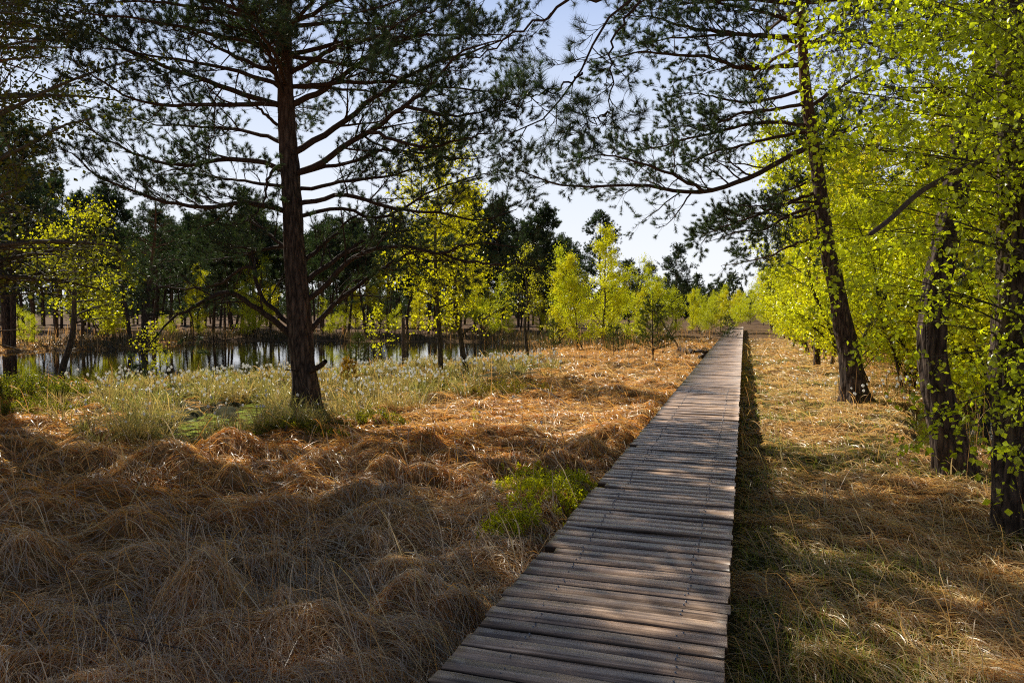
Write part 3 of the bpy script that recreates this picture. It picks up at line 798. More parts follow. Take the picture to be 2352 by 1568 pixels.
def hero_pine():
    d0 = depth(gp(705, 962)); m = d0 / FPX
    g = gp(705, 962); base = np.array([g[0], g[1], Hs(g[0], g[1]) - .05])
    root = empty('pine_tree', base, 'large dark pine standing in the grass left of the boardwalk, with wide spreading limbs', 'pine tree')
    px = [(706, 975), (700, 880), (692, 790), (684, 680), (675, 560), (668, 420), (660, 290), (656, 180), (654, 90), (650, -60), (646, -220), (640, -380)]
    pts = [at(x, y, d0) for x, y in px]; pts[0] = base
    P, R = trunk_part(pts, [r * m for r in (30, 26, 24.5, 23, 21.5, 20, 17.5, 15, 13, 10, 6, 2)], root, base, seed=1, flare=.6)
    LB = [  # photo outline, recede(+)/approach(-), radius px, options
        ([(650, 244), (492, 193), (305, 122), (217, 71), (149, 30), (90, -10)], 1.2, 7, {}),
        ([(645, 241), (509, 239), (390, 243), (316, 231), (255, 200), (190, 156), (160, 119)], -1.0, 6, {}),
        ([(655, 394), (594, 370), (509, 365), (458, 377), (390, 377), (322, 356), (272, 333), (221, 305), (163, 272)], .8, 6.5, {}),
        ([(660, 487), (577, 467), (451, 475), (339, 451), (289, 431), (221, 404), (190, 370), (136, 340)], -1.2, 6.5, {}),
        ([(650, 172), (570, 143), (492, 105), (440, 75), (360, 40)], 1.8, 6, {}),
        ([(657, 244), (638, 190), (625, 136), (577, 75), (530, 61), (470, 45)], -1.6, 6, {}),
        ([(652, 299), (577, 234), (550, 190)], -.8, 4.5, dict(bare=.9, n2=5)),
        ([(655, 375), (621, 397), (608, 451), (580, 500), (530, 520)], -1.0, 4, dict(n2=8)),
        ([(655, 330), (560, 300), (460, 290), (360, 285), (280, 270)], 2.2, 5, {}),
        ([(662, 430), (560, 415), (440, 400), (350, 400)], 2.5, 4.5, {}),
        ([(664, 245), (726, 217), (760, 197), (831, 143), (930, 92), (1008, 58), (1065, 20)], .9, 7.5, {}),
        ([(664, 170), (726, 136), (777, 105), (862, 85), (960, 30)], -1.2, 6, {}),
        ([(668, 355), (726, 322), (794, 278), (862, 224), (930, 180), (1015, 139), (1110, 110), (1180, 80)], 1.0, 8, {}),
        ([(672, 400), (726, 380), (845, 302), (930, 244), (987, 200), (1015, 163), (1060, 120), (1150, 90)], -.8, 8, {}),
        ([(930, 244), (1031, 266), (1116, 255), (1190, 225)], -1.0, 4.5, dict(n2=9)),
        ([(672, 402), (811, 370), (880, 345), (981, 353), (1065, 367), (1150, 355)], .8, 5, {}),
        ([(845, 302), (896, 319), (981, 340), (1060, 320), (1170, 300)], -1.0, 4.5, {}),
        ([(676, 440), (794, 418), (879, 407), (960, 387), (1060, 360)], 1.6, 5, {}),
        ([(677, 470), (726, 462), (794, 448), (862, 465), (923, 482), (1015, 489), (1100, 505), (1185, 480)], -1.0, 6, dict(bare=.35)),
        ([(680, 500), (780, 480), (880, 500), (990, 440), (1110, 400), (1180, 410)], 1.3, 5, dict(bare=.3)),
        ([(688, 610), (747, 559), (798, 508), (850, 480)], .9, 6, dict(n2=8, bare=.4)),
        ([(693, 655), (726, 627), (811, 569), (870, 540), (960, 525)], .5, 7, dict(bare=.5, n2=12)),
        ([(695, 690), (726, 676), (794, 606), (845, 576), (930, 566), (1015, 580), (1090, 560), (1190, 565)], -.9, 7, dict(bare=.55, n2=13)),
        ([(1010, 578), (1065, 600), (1167, 608), (1220, 590)], -.9, 3.5, dict(n2=7)),
        ([(700, 770), (798, 674), (896, 606), (950, 580), (1010, 560)], .7, 7, dict(bare=.45)),
        ([(690, 786), (594, 712), (543, 678), (509, 671), (441, 708), (390, 735), (335, 800)], -1.0, 8, dict(bare=.55, n2=9)),
        ([(686, 762), (604, 685), (584, 620), (570, 610), (475, 661), (373, 657), (330, 640)], .8, 6, dict(bare=.2, n2=10)),
        ([(684, 590), (620, 540), (560, 500), (470, 480)], 1.6, 5, dict(n2=9)),
        ([(684, 560), (620, 570), (540, 590), (440, 600)], 2.2, 5, {}),
    ]
    for pts_, dd, r, o in LB:
        start = None
        dst = d0
        s = pts_[0]
        if not (640 <= s[0] <= 712):      # continues another limb
            dst = d0 + (.35 if dd > 0 else -.45)
        M_ = px_path(pts_, dst, dd, 22)
        kw = dict(n2=18, l2=1.0, dense=1.0); kw.update(o)
        pine_limb(M_, r * m, root, base, **kw)
    # upper whorls, mostly above the picture
    for z, n, L in ((5.9, 5, 3.9), (6.5, 6, 4.2), (7.0, 6, 4.0), (7.6, 5, 3.4), (8.4, 5, 3.0), (9.1, 5, 2.4), (9.8, 5, 1.6)):
        i = np.argmin(np.abs(P[:, 2] - z)); ph = rng.uniform(0, 6.28)
        for k in range(n):
            pine_limb(auto_limb(P[i], ph + k * 2 * PI / n + rng.normal(0, .25), L * rng.uniform(.8, 1.15), rng.uniform(.15, .4), droop=.15), 5.5 * m, root, base, n2=12, l2=1.0, dense=1.25, ntuft=5)
    # dead stub near the foot
    a = px_path([(712, 852), (733, 842), (748, 829)], d0 - .15, -.25, 8)
    v, f = tubes(a[None], np.linspace(.055, .04, 8)[None], 9); mk('stub', v, [f, np.array([[63 + k for k in (0, 1, 2)]])], M_BRANCH, root, base, smooth=True)
    a = px_path([(690, 852), (668, 850), (655, 849)], d0 - .15, -.2, 6)
    v, f = tubes(a[None], np.linspace(.02, .008, 6)[None], 6); mk('stub', v, [f], M_BRANCH, root, base, smooth=True)
hero_pine()

def right_pine():
    g = gp(1965, 922); d0 = depth(g); m = d0 / FPX
    base = np.array([g[0], g[1], Hs(g[0], g[1]) - .05])
    root = empty('pine_tree', base, 'leaning pine right of the boardwalk, its long boughs reaching over the planks', 'pine tree')
    px = [(1965, 930), (1948, 800), (1918, 655), (1897, 560), (1882, 420), (1863, 300), (1850, 200), (1842, 80), (1835, -60), (1828, -220), (1822, -330)]
    pts = [at(x, y, d0) for x, y in px]; pts[0] = base
    P, R = trunk_part(pts, [r * m for r in (25, 21, 18, 16, 14.5, 13, 12, 10, 8, 5, 2)], root, base, seed=5, flare=.6)
    LB = [
        ([(1872, 330), (1791, 370), (1706, 414), (1621, 441), (1553, 438), (1500, 428), (1405, 424), (1320, 431), (1235, 407), (1195, 390)], -2.2, 7, dict(n2=20, l2=1.15, dense=1.2)),
        ([(1621, 441), (1540, 400), (1450, 370), (1380, 355), (1300, 380)], -.9, 4, dict(n2=14, l2=1.0)),
        ([(1845, 85), (1740, 81), (1604, 68), (1500, 40), (1420, 35)], 1.0, 6, dict(n2=15, dense=1.3)),
        ([(1850, 150), (1706, 156), (1632, 132), (1553, 127), (1470, 120), (1390, 140)], -1.2, 6, dict(n2=20, dense=1.5)),
        ([(1846, 60), (1760, 30), (1660, 10), (1560, -20), (1450, -30)], -.6, 5, dict(n2=18, dense=1.5)),
        ([(1856, 240), (1780, 250), (1700, 262), (1620, 290), (1520, 290)], -.8, 4.5, dict(n2=18, dense=1.4)),
        ([(1880, 440), (1800, 470), (1720, 500), (1640, 530), (1610, 560)], .8, 4.5, dict(n2=16, dense=1.5)),
        ([(1892, 540), (1830, 560), (1760, 590), (1690, 605), (1655, 610)], 3.5, 4, dict(n2=14, dense=1.5)),
        ([(1852, 204), (1771, 227), (1690, 235), (1600, 215), (1530, 220)], 1.2, 4.5, dict(n2=13)),
        ([(1862, 289), (1744, 282), (1665, 299), (1553, 326), (1470, 345), (1420, 330)], .6, 5, dict(n2=16, dense=1.2)),
        ([(1862, 300), (1760, 320), (1660, 345), (1560, 380), (1480, 400)], 1.6, 4.5, dict(n2=15, dense=1.2)),
        ([(1880, 407), (1808, 438), (1760, 455)], -.5, 3.5, dict(n2=3, bare=.95)),
        ([(1884, 462), (1747, 472), (1686, 470), (1648, 463)], -.3, 3, dict(n2=4, bare=.9)),
        ([(1884, 469), (1805, 499), (1757, 527), (1700, 532), (1630, 555)], 1.5, 4.5, dict(n2=14, dense=1.5)),
        ([(1890, 480), (1820, 500), (1740, 490), (1650, 520)], 2.6, 4, dict(n2=14, dense=1.5)),
        ([(1855, 250), (1930, 200), (2020, 150), (2120, 100)], .6, 5, {}),
        ([(1868, 330), (1950, 300), (2050, 260)], 1.0, 4.5, {}),
        ([(1845, 110), (1930, 60), (2020, 20)], -.8, 4.5, {}),
    ]
    for pts_, dd, r, o in LB:
        dst = d0 if pts_[0][0] > 1780 else d0 - .95
        kw = dict(n2=12, l2=1.0, dense=1.0); kw.update(o)
        pine_limb(px_path(pts_, dst, dd, 24), r * m, root, base, **kw)
    for z, n, L in ((7.6, 4, 3.6), (8.4, 5, 3.4), (9.2, 5, 3.0), (10.0, 5, 2.4), (10.8, 4, 1.6)):
        i = np.argmin(np.abs(P[:, 2] - z)); ph = rng.uniform(0, 6.28)
        for k in range(n):
            pine_limb(auto_limb(P[i], ph + k * 2 * PI / n, L * rng.uniform(.8, 1.15), rng.uniform(.05, .3), droop=.2), 5 * m, root, base, n2=12, l2=1.0, dense=1.25, ntuft=5)
right_pine()

def pine_b():
    g = gp(2195, 1082); d0 = depth(g); m = d0 / FPX
    base = np.array([g[0], g[1], Hs(g[0], g[1]) - .06])
    root = empty('pine_tree', base, 'thick curved pine trunk between the leaning pine and the right edge, leaf sprays before it', 'pine tree')
    px = [(2200, 1095), (2172, 980), (2148, 870), (2140, 760), (2155, 640), (2185, 500), (2205, 400), (2235, 280), (2262, 150), (2275, 20), (2285, -160), (2290, -420), (2290, -700)]
    pts = [at(x, y, d0) for x, y in px]; pts[0] = base
    P, R = trunk_part(pts, [r * m for r in (38, 33, 30, 29, 28, 26, 25, 22, 19, 17, 14, 9, 3)], root, base, S=52, K=220, seed=9, flare=.25)
    LB = [([(2199, 392), (2110, 372), (2039, 350), (1960, 335)], -.7, 5, dict(bare=.95, n2=6)),
          ([(2215, 350), (2180, 310), (2150, 280)], .5, 6, dict(bare=.9, n2=4)),
          ([(2145, 720), (2060, 700), (1990, 720)], -.5, 3, dict(bare=1.0, n2=5)),
          ([(2245, 220), (2160, 215), (2060, 205), (1960, 215)], .6, 5, dict(n2=9, bare=.4)),
          ([(2265, 120), (2180, 80), (2080, 40)], .9, 5.5, dict(n2=10)),
          ([(2150, 660), (2230, 620), (2290, 560)], .8, 4, dict(bare=.8, n2=6))]
    for pts_, dd, r, o in LB:
        kw = dict(n2=12, l2=.8, dense=1.0); kw.update(o)
        pine_limb(px_path(pts_, d0, dd, 20), r * m, root, base, **kw)
    for z, n, L in ((6.2, 3, 3.2), (6.9, 4, 3.2), (7.6, 4, 2.8), (8.4, 4, 2.2), (9.2, 4, 1.5)):
        i = np.argmin(np.abs(P[:, 2] - z)); ph = rng.uniform(0, 6.28)
        for k in range(n):
            pine_limb(auto_limb(P[i], ph + k * 2 * PI / n, L * rng.uniform(.8, 1.15), rng.uniform(.05, .35), droop=.2), 6 * m, root, base, n2=11, dense=1.2, ntuft=4)
pine_b()

def pine_c():
    g = gp(2340, 1205); d0 = depth(g); m = d0 / FPX
    base = np.array([g[0], g[1], Hs(g[0], g[1]) - .06])
    root = empty('pine_tree', base, 'upright dark pine trunk at the right edge of the photo with a broken bare bough', 'pine tree')
    px = [(2345, 1215), (2330, 1050), (2322, 880), (2326, 700), (2332, 500), (2330, 300), (2326, 100), (2322, -150), (2318, -450), (2312, -800), (2310, -1100)]
    pts = [at(x, y, d0) for x, y in px]; pts[0] = base
    P, R = trunk_part(pts, [r * m for r in (46, 42, 38, 36, 34, 32, 30, 26, 21, 13, 4)], root, base, S=56, K=220, seed=14, flare=.25)
    near = dict(needle=(.07, .0028), nn=26, ntuft=3, fol=(.045, .085, .045))
    # broken bare bough
    a = px_path([(2330, 328), (2266, 363), (2199, 394), (2114, 441), (2046, 502), (2000, 537)], d0 - .1, -1.0, 26)
    v, f = tubes(a[None], (np.linspace(9, 6, 26) * m * .75)[None], 12); n = len(v)
    capv = np.concatenate([v, [a[-1] + (a[-1] - a[-2]) * .4]]); ring = np.arange(n - 12, n)
    mk('broken_bough', capv, [np.stack([ring, np.roll(ring, -1), np.full(12, n)], -1), f], M_DEADWOOD, root, base, smooth=True)
    # boughs overhead with hanging twigs
    def over(pts3, r, **o):
        kw = dict(n2=9, l2=.55, dense=1.0, u0=.35, n3=5, gl=.5, bare=.3); kw.update(near); kw.update(o)
        pine_limb(spline(pts3, 26), r, root, base, **kw)
    top = P[np.argmin(np.abs(P[:, 2] - 5.2))]
    over([top, at(1950, -330, 6.0), at(1640, -150, 5.4), at(1439, 0, 5.0), at(1401, 37, 5.0), at(1354, 136, 4.95), at(1337, 170, 4.9), at(1286, 238, 4.8), at(1235, 272, 4.75), at(1167, 306, 4.7)], .026, u0=.62, n2=10, l2=.5, bare=.35)
    over([at(1560, -80, 5.2), at(1430, -10, 5.4), at(1310, 0, 5.6), at(1252, 44, 5.7), at(1167, 85, 5.8), at(1099, 132, 5.9), at(1015, 139, 6.0)], .018, bare=.5)
    over([at(1500, -40, 5.1), at(1415, 80, 5.0), at(1405, 170, 5.0), at(1402, 262, 4.95), at(1425, 300, 4.9)], .012, l2=.4, u0=.5, n2=6)
    over([at(1337, 168, 4.9), at(1290, 200, 4.8), at(1230, 222, 4.7), at(1180, 250, 4.6)], .008, l2=.35, n2=7, bare=.0)
    over([at(1402, 262, 4.95), at(1370, 272, 4.8), at(1310, 290, 4.7)], .007, l2=.3, n2=7, bare=.0)
    over([top, at(1900, -300, 6.4), at(1500, -140, 6.6), at(1150, -60, 6.8), at(950, -10, 7.0), at(820, 30, 7.0), at(700, 40, 7.1)], .03, u0=.4, l2=1.0, n2=18, bare=0, dense=2)
    over([top, at(1850, -200, 6.6), at(1650, -90, 6.6), at(1500, -10, 6.6), at(1420, 30, 6.5)], .026, u0=.3, l2=.8, n2=14, bare=0, dense=1.5)
    over([at(1150, -60, 6.8), at(1080, -20, 6.4), at(980, 30, 6.2), at(880, 70, 6.0)], .014, l2=.6, n2=12, bare=0, dense=2, u0=.1)
    for z, n, L in ((6.6, 4, 3.4), (7.4, 4, 3.2), (8.2, 4, 2.6), (9.0, 4, 1.8)):
        i = np.argmin(np.abs(P[:, 2] - z)); ph = rng.uniform(0, 6.28)
        for k in range(n):
            pine_limb(auto_limb(P[i], ph + k * 2 * PI / n, L * rng.uniform(.8, 1.15), rng.uniform(.05, .3), droop=.2), .045, root, base, n2=11, dense=1.2)
pine_c()

# ------------------------------------------------------------------ stock trees (one of each kind is built, then copied)
def stock_pine(Ht, crown0, spread, nb, seed, tuft=(.20, .034), nn=12, dens=1.0, r0=.13, lean=.55, fol=(.035, .07, .035), dead=6):
    """scots pine built at the origin: bare lower trunk with dead stubs, clumped crown"""
    global rng
    keep = rng; rng = np.random.default_rng(seed)
    root = empty('pine_tree', (0, 0, 0), '', 'pine tree')
    lx, ly = rng.normal(0, lean, 2)
    t = np.linspace(0, 1, 6)
    pts = np.column_stack([lx * t + rng.normal(0, .06, 6) * (t > 0), ly * t + rng.normal(0, .06, 6) * (t > 0), Ht * t])
    P = spline(pts, 40); R = r0 * (1 - .9 * np.linspace(0, 1, 40) ** 1.2)
    v, f = tubes(P[None], R[None], 10); bl = Acc(); bl.add(v, f)
    u = crown0 + (1 - crown0) * (np.arange(nb) + rng.random(nb)) / nb * .98
    mains = []; rad = []
    for k, uu in enumerate(u):
        s = (uu - crown0) / (1 - crown0)
        L = spread * (.55 + .45 * math.sin(PI * min(1, s * .8 + .25))) * (1 - .72 * s ** 2.2) * rng.uniform(.55, 1.2)
        mains.append(auto_limb(P[int(uu * 39)], rng.uniform(0, 6.28), L, rng.uniform(.05, .3) + .5 * s, 9, .1)); rad.append(R[int(uu * 39)] * .5)
    for k in range(dead):
        uu = rng.uniform(.1, max(.14, crown0))
        mm = auto_limb(P[int(uu * 39)], rng.uniform(0, 6.28), rng.uniform(.5, 1.6), rng.uniform(-.3, .3), 9, .1)
        v, f = tubes(mm[None], (.022 * np.linspace(1, .3, 9))[None], 4); bl.add(v, f)
    M_ = np.array(mains); RR = np.array(rad)[:, None] * np.linspace(1, .2, 9)[None]
    v, f = tubes(M_, RR, 5); bl.add(v, f)
    p2, r2, _, _ = grow(M_, RR, 9, .2, 1, (.4, 1.1), lambda u, i: spread * .34 * (1.1 - .5 * u), 5, up=.12, wig=.2, ratio=.5, flat=.6, rmin=.008)
    v, f = tubes(p2, r2, 3); bl.add(v, f)
    bl.obj('trunk', M_BARK, root, None, True)
    pos, d = tip_samples(p2, max(1, int(8 * dens)), .2, 1)
    pos = pos + rng.normal(0, .09, pos.shape)
    na = Acc(); na.add(*tufts(pos, d, nn, tuft[0], tuft[1], spread=(.3, 1.3), up=.5, base=fol, var=.4))
    na.obj('crown', M_NEEDLE, root)
    rng = keep
    return root

def stock_birch(Ht, spread, nb, seed, leaf=.05, nleaf=5, c0=.15, r0=.045, stems=1, fol=(.15, .19, .02), lean=.25, n2=6, bend=None, curl=.18, rise=(.5, 1.1), col_y=.35, nleaf_m=2):
    global rng
    keep = rng; rng = np.random.default_rng(seed)
    root = empty('birch_tree', (0, 0, 0), '', 'birch tree')
    tr = Acc(); lv = Acc(); tw = tr
    for s in range(stems):
        t = np.linspace(0, 1, 6)
        o = rng.normal(0, .22, 2) * (stems > 1)
        lx, ly = rng.normal(0, lean, 2) + o * 3
        h = Ht * (1 if s == 0 else rng.uniform(.6, .95))
        if bend is not None and s == 0: pts = np.array(bend, float)
        else: pts = np.column_stack([o[0] + lx * t + rng.normal(0, .07, 6) * (t > 0), o[1] + ly * t + rng.normal(0, .07, 6) * (t > 0), h * t])
        P = spline(pts, 30); R = r0 * (1 - .9 * np.linspace(0, 1, 30)) * (1 if s == 0 else .75)
        v, f = tubes(P[None], R[None], 8); tr.add(v, f)
        n1 = max(6, nb // stems)
        i = (c0 + (1 - c0) * (np.arange(n1) + rng.random(n1)) / n1 * .97)
        mains = []; rad = []
        for uu in i:
            q = (uu - c0) / (1 - c0)
            L = spread * (.45 + .55 * math.sin(PI * min(1, q * .75 + .22))) * (1 - .6 * q ** 2) * rng.uniform(.6, 1.2)
            mains.append(auto_limb(P[int(uu * 29)], rng.uniform(0, 6.28), L, rng.uniform(*rise), 8, .2)); rad.append(max(.004, R[int(uu * 29)] * .5))
        M_ = np.array(mains); RR = np.array(rad)[:, None] * np.linspace(1, .25, 8)[None]
        v, f = tubes(M_, RR, 4); tw.add(v, f)
        p2, r2, _, _ = grow(M_, RR, n2, .15, 1, (.4, 1.1), lambda u, i: spread * .42 * (1.1 - .5 * u), 5, up=.03, wig=curl, ratio=.5, rmin=.003)
        v, f = tubes(p2, r2, 3); tw.add(v, f)
        pos, d = tip_samples(p2, nleaf, .05, 1.05)
        pm, _ = tip_samples(M_, nleaf * nleaf_m, .3, 1.0)
        pos = np.concatenate([pos, pm]); pos = pos + rng.normal(0, leaf * 1.0, pos.shape)
        lv.add(*leaves(pos, leaf, fol, yellow=col_y))
    tr.obj('trunk', M_BIRCHBARK, root, None, True); lv.obj('crown', M_LEAF, root)
    rng = keep
    return root

USED = set()
def place(proto, x, y, s, rz, label, group=None, name=None, sink=.05):
    if proto.name not in USED:
        USED.add(proto.name); o = proto
    else:
        o = copy_tree(proto)
    o.location = (float(x), float(y), Hs(x, y) - sink); o.rotation_euler = (0, 0, rz); o.scale = (s, s, s)
    o['label'] = label
    if group: o['group'] = group
    if name: o.name = name
    return o
ORD = ['first', 'second', 'third', 'fourth', 'fifth', 'sixth', 'seventh', 'eighth', 'ninth', 'tenth', 'eleventh', 'twelfth', 'thirteenth', 'fourteenth', 'fifteenth',
       'sixteenth', 'seventeenth', 'eighteenth', 'nineteenth', 'twentieth', 'twenty-first', 'twenty-second', 'twenty-third', 'twenty-fourth', 'twenty-fifth', 'twenty-sixth',
       'twenty-seventh', 'twenty-eighth', 'twenty-ninth', 'thirtieth', 'thirty-first', 'thirty-second', 'thirty-third', 'thirty-fourth', 'thirty-fifth', 'thirty-sixth',
       'thirty-seventh', 'thirty-eighth', 'thirty-ninth', 'fortieth']

FP = [(10, stock_pine(10, .48, 2.5, 34, 101)), (10.5, stock_pine(10.5, .54, 2.3, 30, 102)), (9.5, stock_pine(9.5, .44, 2.5, 36, 103)),
      (11, stock_pine(11, .50, 2.4, 34, 104, dead=9)), (9, stock_pine(9, .40, 2.2, 36, 105, fol=(.04, .075, .03)))]
# front row of the wood on the far bank: photo column, height of the ground line, top
row = [(30, 800, 300), (75, 790, 400), (130, 782, 430), (190, 786, 455), (245, 780, 470), (300, 788, 440), (345, 780, 490), (392, 774, 520), (440, 772, 500), (490, 770, 505), (535, 772, 520),
       (580, 769, 505), (622, 771, 530), (742, 771, 520), (790, 770, 515), (840, 772, 525), (890, 770, 520), (935, 771, 535), (985, 769, 560), (1105, 772, 545), (1150, 770, 560), (1195, 768, 590), (1240, 766, 600)]
for k, (px, py, ty) in enumerate(row):
    g = gp(px, py, -.1); d = depth(g); hgt = (py - ty) / FPX * d
    h0, pr = FP[k % 5]
    place(pr, g[0], g[1], hgt / h0, rng.uniform(0, 6.28), f'{ORD[k]} pine from the left in the front row of the wood across the pond', 'pines in the front row across the pond')
# rows behind
for k in range(104):
    px = -160 + 1480 * (k + rng.random()) / 104; d = rng.uniform(56, 100)
    p = at(px, 711, d); h0, pr = FP[int(rng.integers(5))]
    place(pr, p[0], p[1], rng.uniform(8.5, 11.5) / h0, rng.uniform(0, 6.28), 'dark pine standing deeper in the wood behind the front row across the pond', 'pines deeper in the wood')

# ------------------------------------------------------------------ far wood on the horizon (reads as one mass)
def far_wood():
    ac = Acc(); tk = []; pos = []; dr = []
    for k in range(560):
        a = math.radians(rng.uniform(-48, 48)); d = rng.uniform(125, 260)
        l = d * math.tan(a); x, y = c2w(l, d)
        if abs(x + .6) < 3.5 and y < 100: continue
        h = rng.uniform(5, 8.5) * (1 if x < 0 else .8); z0 = .3
        tk.append([[x, y, z0 - .3], [x + rng.normal(0, .2), y, z0 + h * .5], [x + rng.normal(0, .3), y, z0 + h]])
        m = 230; t = rng.random(m)
        r = 2.0 * np.sin(PI * np.clip(t * .8 + .2, 0, 1)) * np.sqrt(rng.random(m)); ph = rng.uniform(0, 6.28, m)
        q = np.stack([x + r * np.cos(ph), y + r * np.sin(ph), z0 + h * (.05 + .95 * t)], -1)
        q += rng.normal(0, .12, q.shape); pos.append(q)
    P = np.array(tk); V, F = tubes(P, np.repeat([[.16, .12, .04]], len(P), 0), 5); ac.add(V, F, (.05, .04, .03))
    pos = np.concatenate(pos); d = nrm(rng.normal(size=pos.shape) * np.array([1, 1, .4]))
    ac.add(*tufts(pos, d, 4, .6, .22, spread=(.3, 1.4), up=.3, base=(.04, .068, .03)))
    tag(ac.obj('distant_wood', M_NEEDLE), 'hazy far off pine wood closing the horizon behind the moor', 'wood', kind='stuff')
far_wood()

# ------------------------------------------------------------------ single trees of the middle distance
def px_tree(proto, h0, px, py, top, label, group=None, rz=None, z=0.0, name=None, d=None):
    g = gp(px, py, z) if d is None else at(px, 711, d)
    dd = depth(g); h = 1.95 + (711 - top) / FPX * dd - Hs(g[0], g[1])
    return place(proto, g[0], g[1], h / h0, rng.uniform(0, 6.28) if rz is None else rz, label, group, name)

# left birch: curved stem from the pond edge, airy lit crown
def bend_of(pxs, py0, h0px):
    g = gp(*pxs[0]); d = depth(g)
    return [tuple(at(x, y, d) - np.array([g[0], g[1], 0]) - np.array([0, 0, Hs(g[0], g[1]) - .05 if False else 0])) for x, y in pxs]
def birch_at(pxs, label, seed, spread, nb, group=None, **kw):
    g = gp(*pxs[0]); d = depth(g)
    b = [tuple(at(x, y, d) - np.array([g[0], g[1], 0])) for x, y in pxs]; b[0] = (0, 0, 0)
    o = stock_birch(b[-1][2], spread, nb, seed, bend=b, **kw)
    return place(o, g[0], g[1], 1.0, 0, label, group)
birch_at([(138, 852), (142, 790), (165, 710), (170, 600), (172, 500), (180, 400)], 'crooked young birch at the near pond shore on the far left, airy lit crown', 201, 2.1, 26,
         leaf=.085, nleaf=8, n2=9, c0=.38, r0=.12, fol=(.58, .60, .02), rise=(.15, .7))
birch_at([(1013, 866), (1010, 770), (1002, 660), (1000, 520), (1010, 400), (1015, 270)], 'left one of the twin birches beside the pond, straight dark stem and tall crown', 202, 1.6, 40,
         leaf=.08, nleaf=14, n2=9, c0=.3, r0=.085, fol=(.66, .66, .02), rise=(.4, 1.0))
birch_at([(1073, 862), (1058, 775), (1045, 690), (1046, 600), (1040, 500), (1060, 420)], 'right one of the twin birches beside the pond, curved leaning stem', 203, 1.6, 36,
         leaf=.08, nleaf=14, n2=9, c0=.22, r0=.09, fol=(.66, .66, .02), rise=(.4, 1.0))
birch_at([(1213, 826), (1206, 740), (1212, 680), (1206, 620), (1205, 565)], 'small slender birch with sparse crown right of the twin birches', 204, 1.0, 20,
         leaf=.065, nleaf=7, n2=8, c0=.35, r0=.075, fol=(.46, .48, .03), rise=(.7, 1.3))

BB = [(5.0, stock_birch(5.0, 1.35, 44, 301, leaf=.062, nleaf=19, stems=2, c0=.08, fol=(.64, .72, .035), n2=11)),
      (5.0, stock_birch(5.0, 1.2, 40, 302, leaf=.062, nleaf=19, stems=1, c0=.1, fol=(.74, .72, .025), n2=11)),
      (5.0, stock_birch(5.0, 1.5, 48, 303, leaf=.062, nleaf=19, stems=3, c0=.05, fol=(.60, .67, .03), n2=11)),
      (5.0, stock_birch(5.0, .95, 36, 304, leaf=.062, nleaf=19, stems=1, c0=.08, fol=(.68, .70, .025), n2=11, rise=(.8, 1.5)))]
# lit birches left of the path
LB = [(1290, 800, 585, 'leafy bush-like birch at the left end of the bright birch clump left of the path'),
      (1345, 800, 560, 'second birch from the left in the bright clump left of the path'),
      (1388, 795, 525, 'tallest bright green birch of the clump left of the path'),
      (1432, 790, 590, 'birch at the right end of the bright clump left of the path'),
      (1470, 785, 660, 'low yellow green birch behind the young pine left of the path'),
      (1545, 775, 615, 'pointed birch standing below the round topped far pine'),
      (1590, 770, 665, 'small birch left of the path, right of the pointed birch'),
      (1615, 766, 690, 'low birch bush close to the far left edge of the path'),
      (1655, 762, 668, 'birch nearest the vanishing end of the boardwalk on its left'),
      (1682, 758, 672, 'last far birch where the boardwalk ends on the left'),
      (1510, 778, 650, 'soft green birch between the bright clump and the pointed birch'),
      (1635, 764, 672, 'birch second from the end of the boardwalk on its left')]
for k, (px, py, ty, lab) in enumerate(LB):
    h0, pr = BB[(k * 3 + 1) % 4]
    px_tree(pr, h0, px, py, ty, lab, 'birches left of the path')
for k, (px, d, h) in enumerate([(60, 40, 2.6), (250, 46, 3.2), (395, 54, 2.2), (455, 58, 3.6), (560, 52, 2.6), (620, 60, 4.2), (760, 55, 3.0), (815, 62, 4.4), (905, 58, 2.4), (960, 60, 3.8), (1040, 56, 2.8), (1120, 64, 4.6), (1175, 55, 2.2), (1240, 58, 3.4)]):
    h0, pr = BB[k % 4]; p = at(px, 711, d); place(pr, p[0], p[1], h / h0, rng.uniform(0, 6.28), f'{ORD[k]} small birch from the left among the pine trunks across the pond', 'small birches across the pond')
for k, (px, d, h) in enumerate([(250, 47, 6.2), (455, 50, 5.2), (590, 53, 6.0), (870, 54, 5.4), (1130, 52, 5.0)]):
    h0, pr = BB[(k + 2) % 4]; p = at(px, 711, d); place(pr, p[0], p[1], h / h0, rng.uniform(0, 6.28), f'{ORD[k]} from the left of the taller light birches before the wood across the pond', 'taller birches across the pond')
# birch rows on the right side of the path: X offset from the deck, distance along it
n = 0
for k in range(26):
    y = 15.5 + 1.25 * k + .055 * k * k; x = 2.9 + rng.uniform(-.4, .6) + (1.3 if k < 4 else 0)
    h0, pr = BB[int(rng.integers(4))]
    place(pr, x, y, rng.uniform(5.5, 7.2) / h0, rng.uniform(0, 6.28), f'{ORD[k]} birch from the viewer in the leafy row right of the boardwalk', 'birch row right of the boardwalk')
for k in range(22):
    y = 19 + 2.0 * k + .1 * k * k; x = 5.0 + rng.uniform(-.5, .9); h0, pr = BB[int(rng.integers(4))]
    place(pr, x, y, rng.uniform(5.2, 6.8) / h0, rng.uniform(0, 6.28), 'birch standing in the second rank behind the leafy row right of the boardwalk', 'second rank of birches right of the boardwalk')
for k, (x, y) in enumerate([(-3.2, 86), (-1.2, 96), (.8, 100), (2.2, 92), (-4.5, 78), (-.2, 108)]):
    h0, pr = BB[k % 4]; place(pr, x, y, rng.uniform(4, 5) / h0, rng.uniform(0, 6.28), 'small birch closing the view at the vanishing end of the boardwalk', 'birches at the end of the boardwalk')
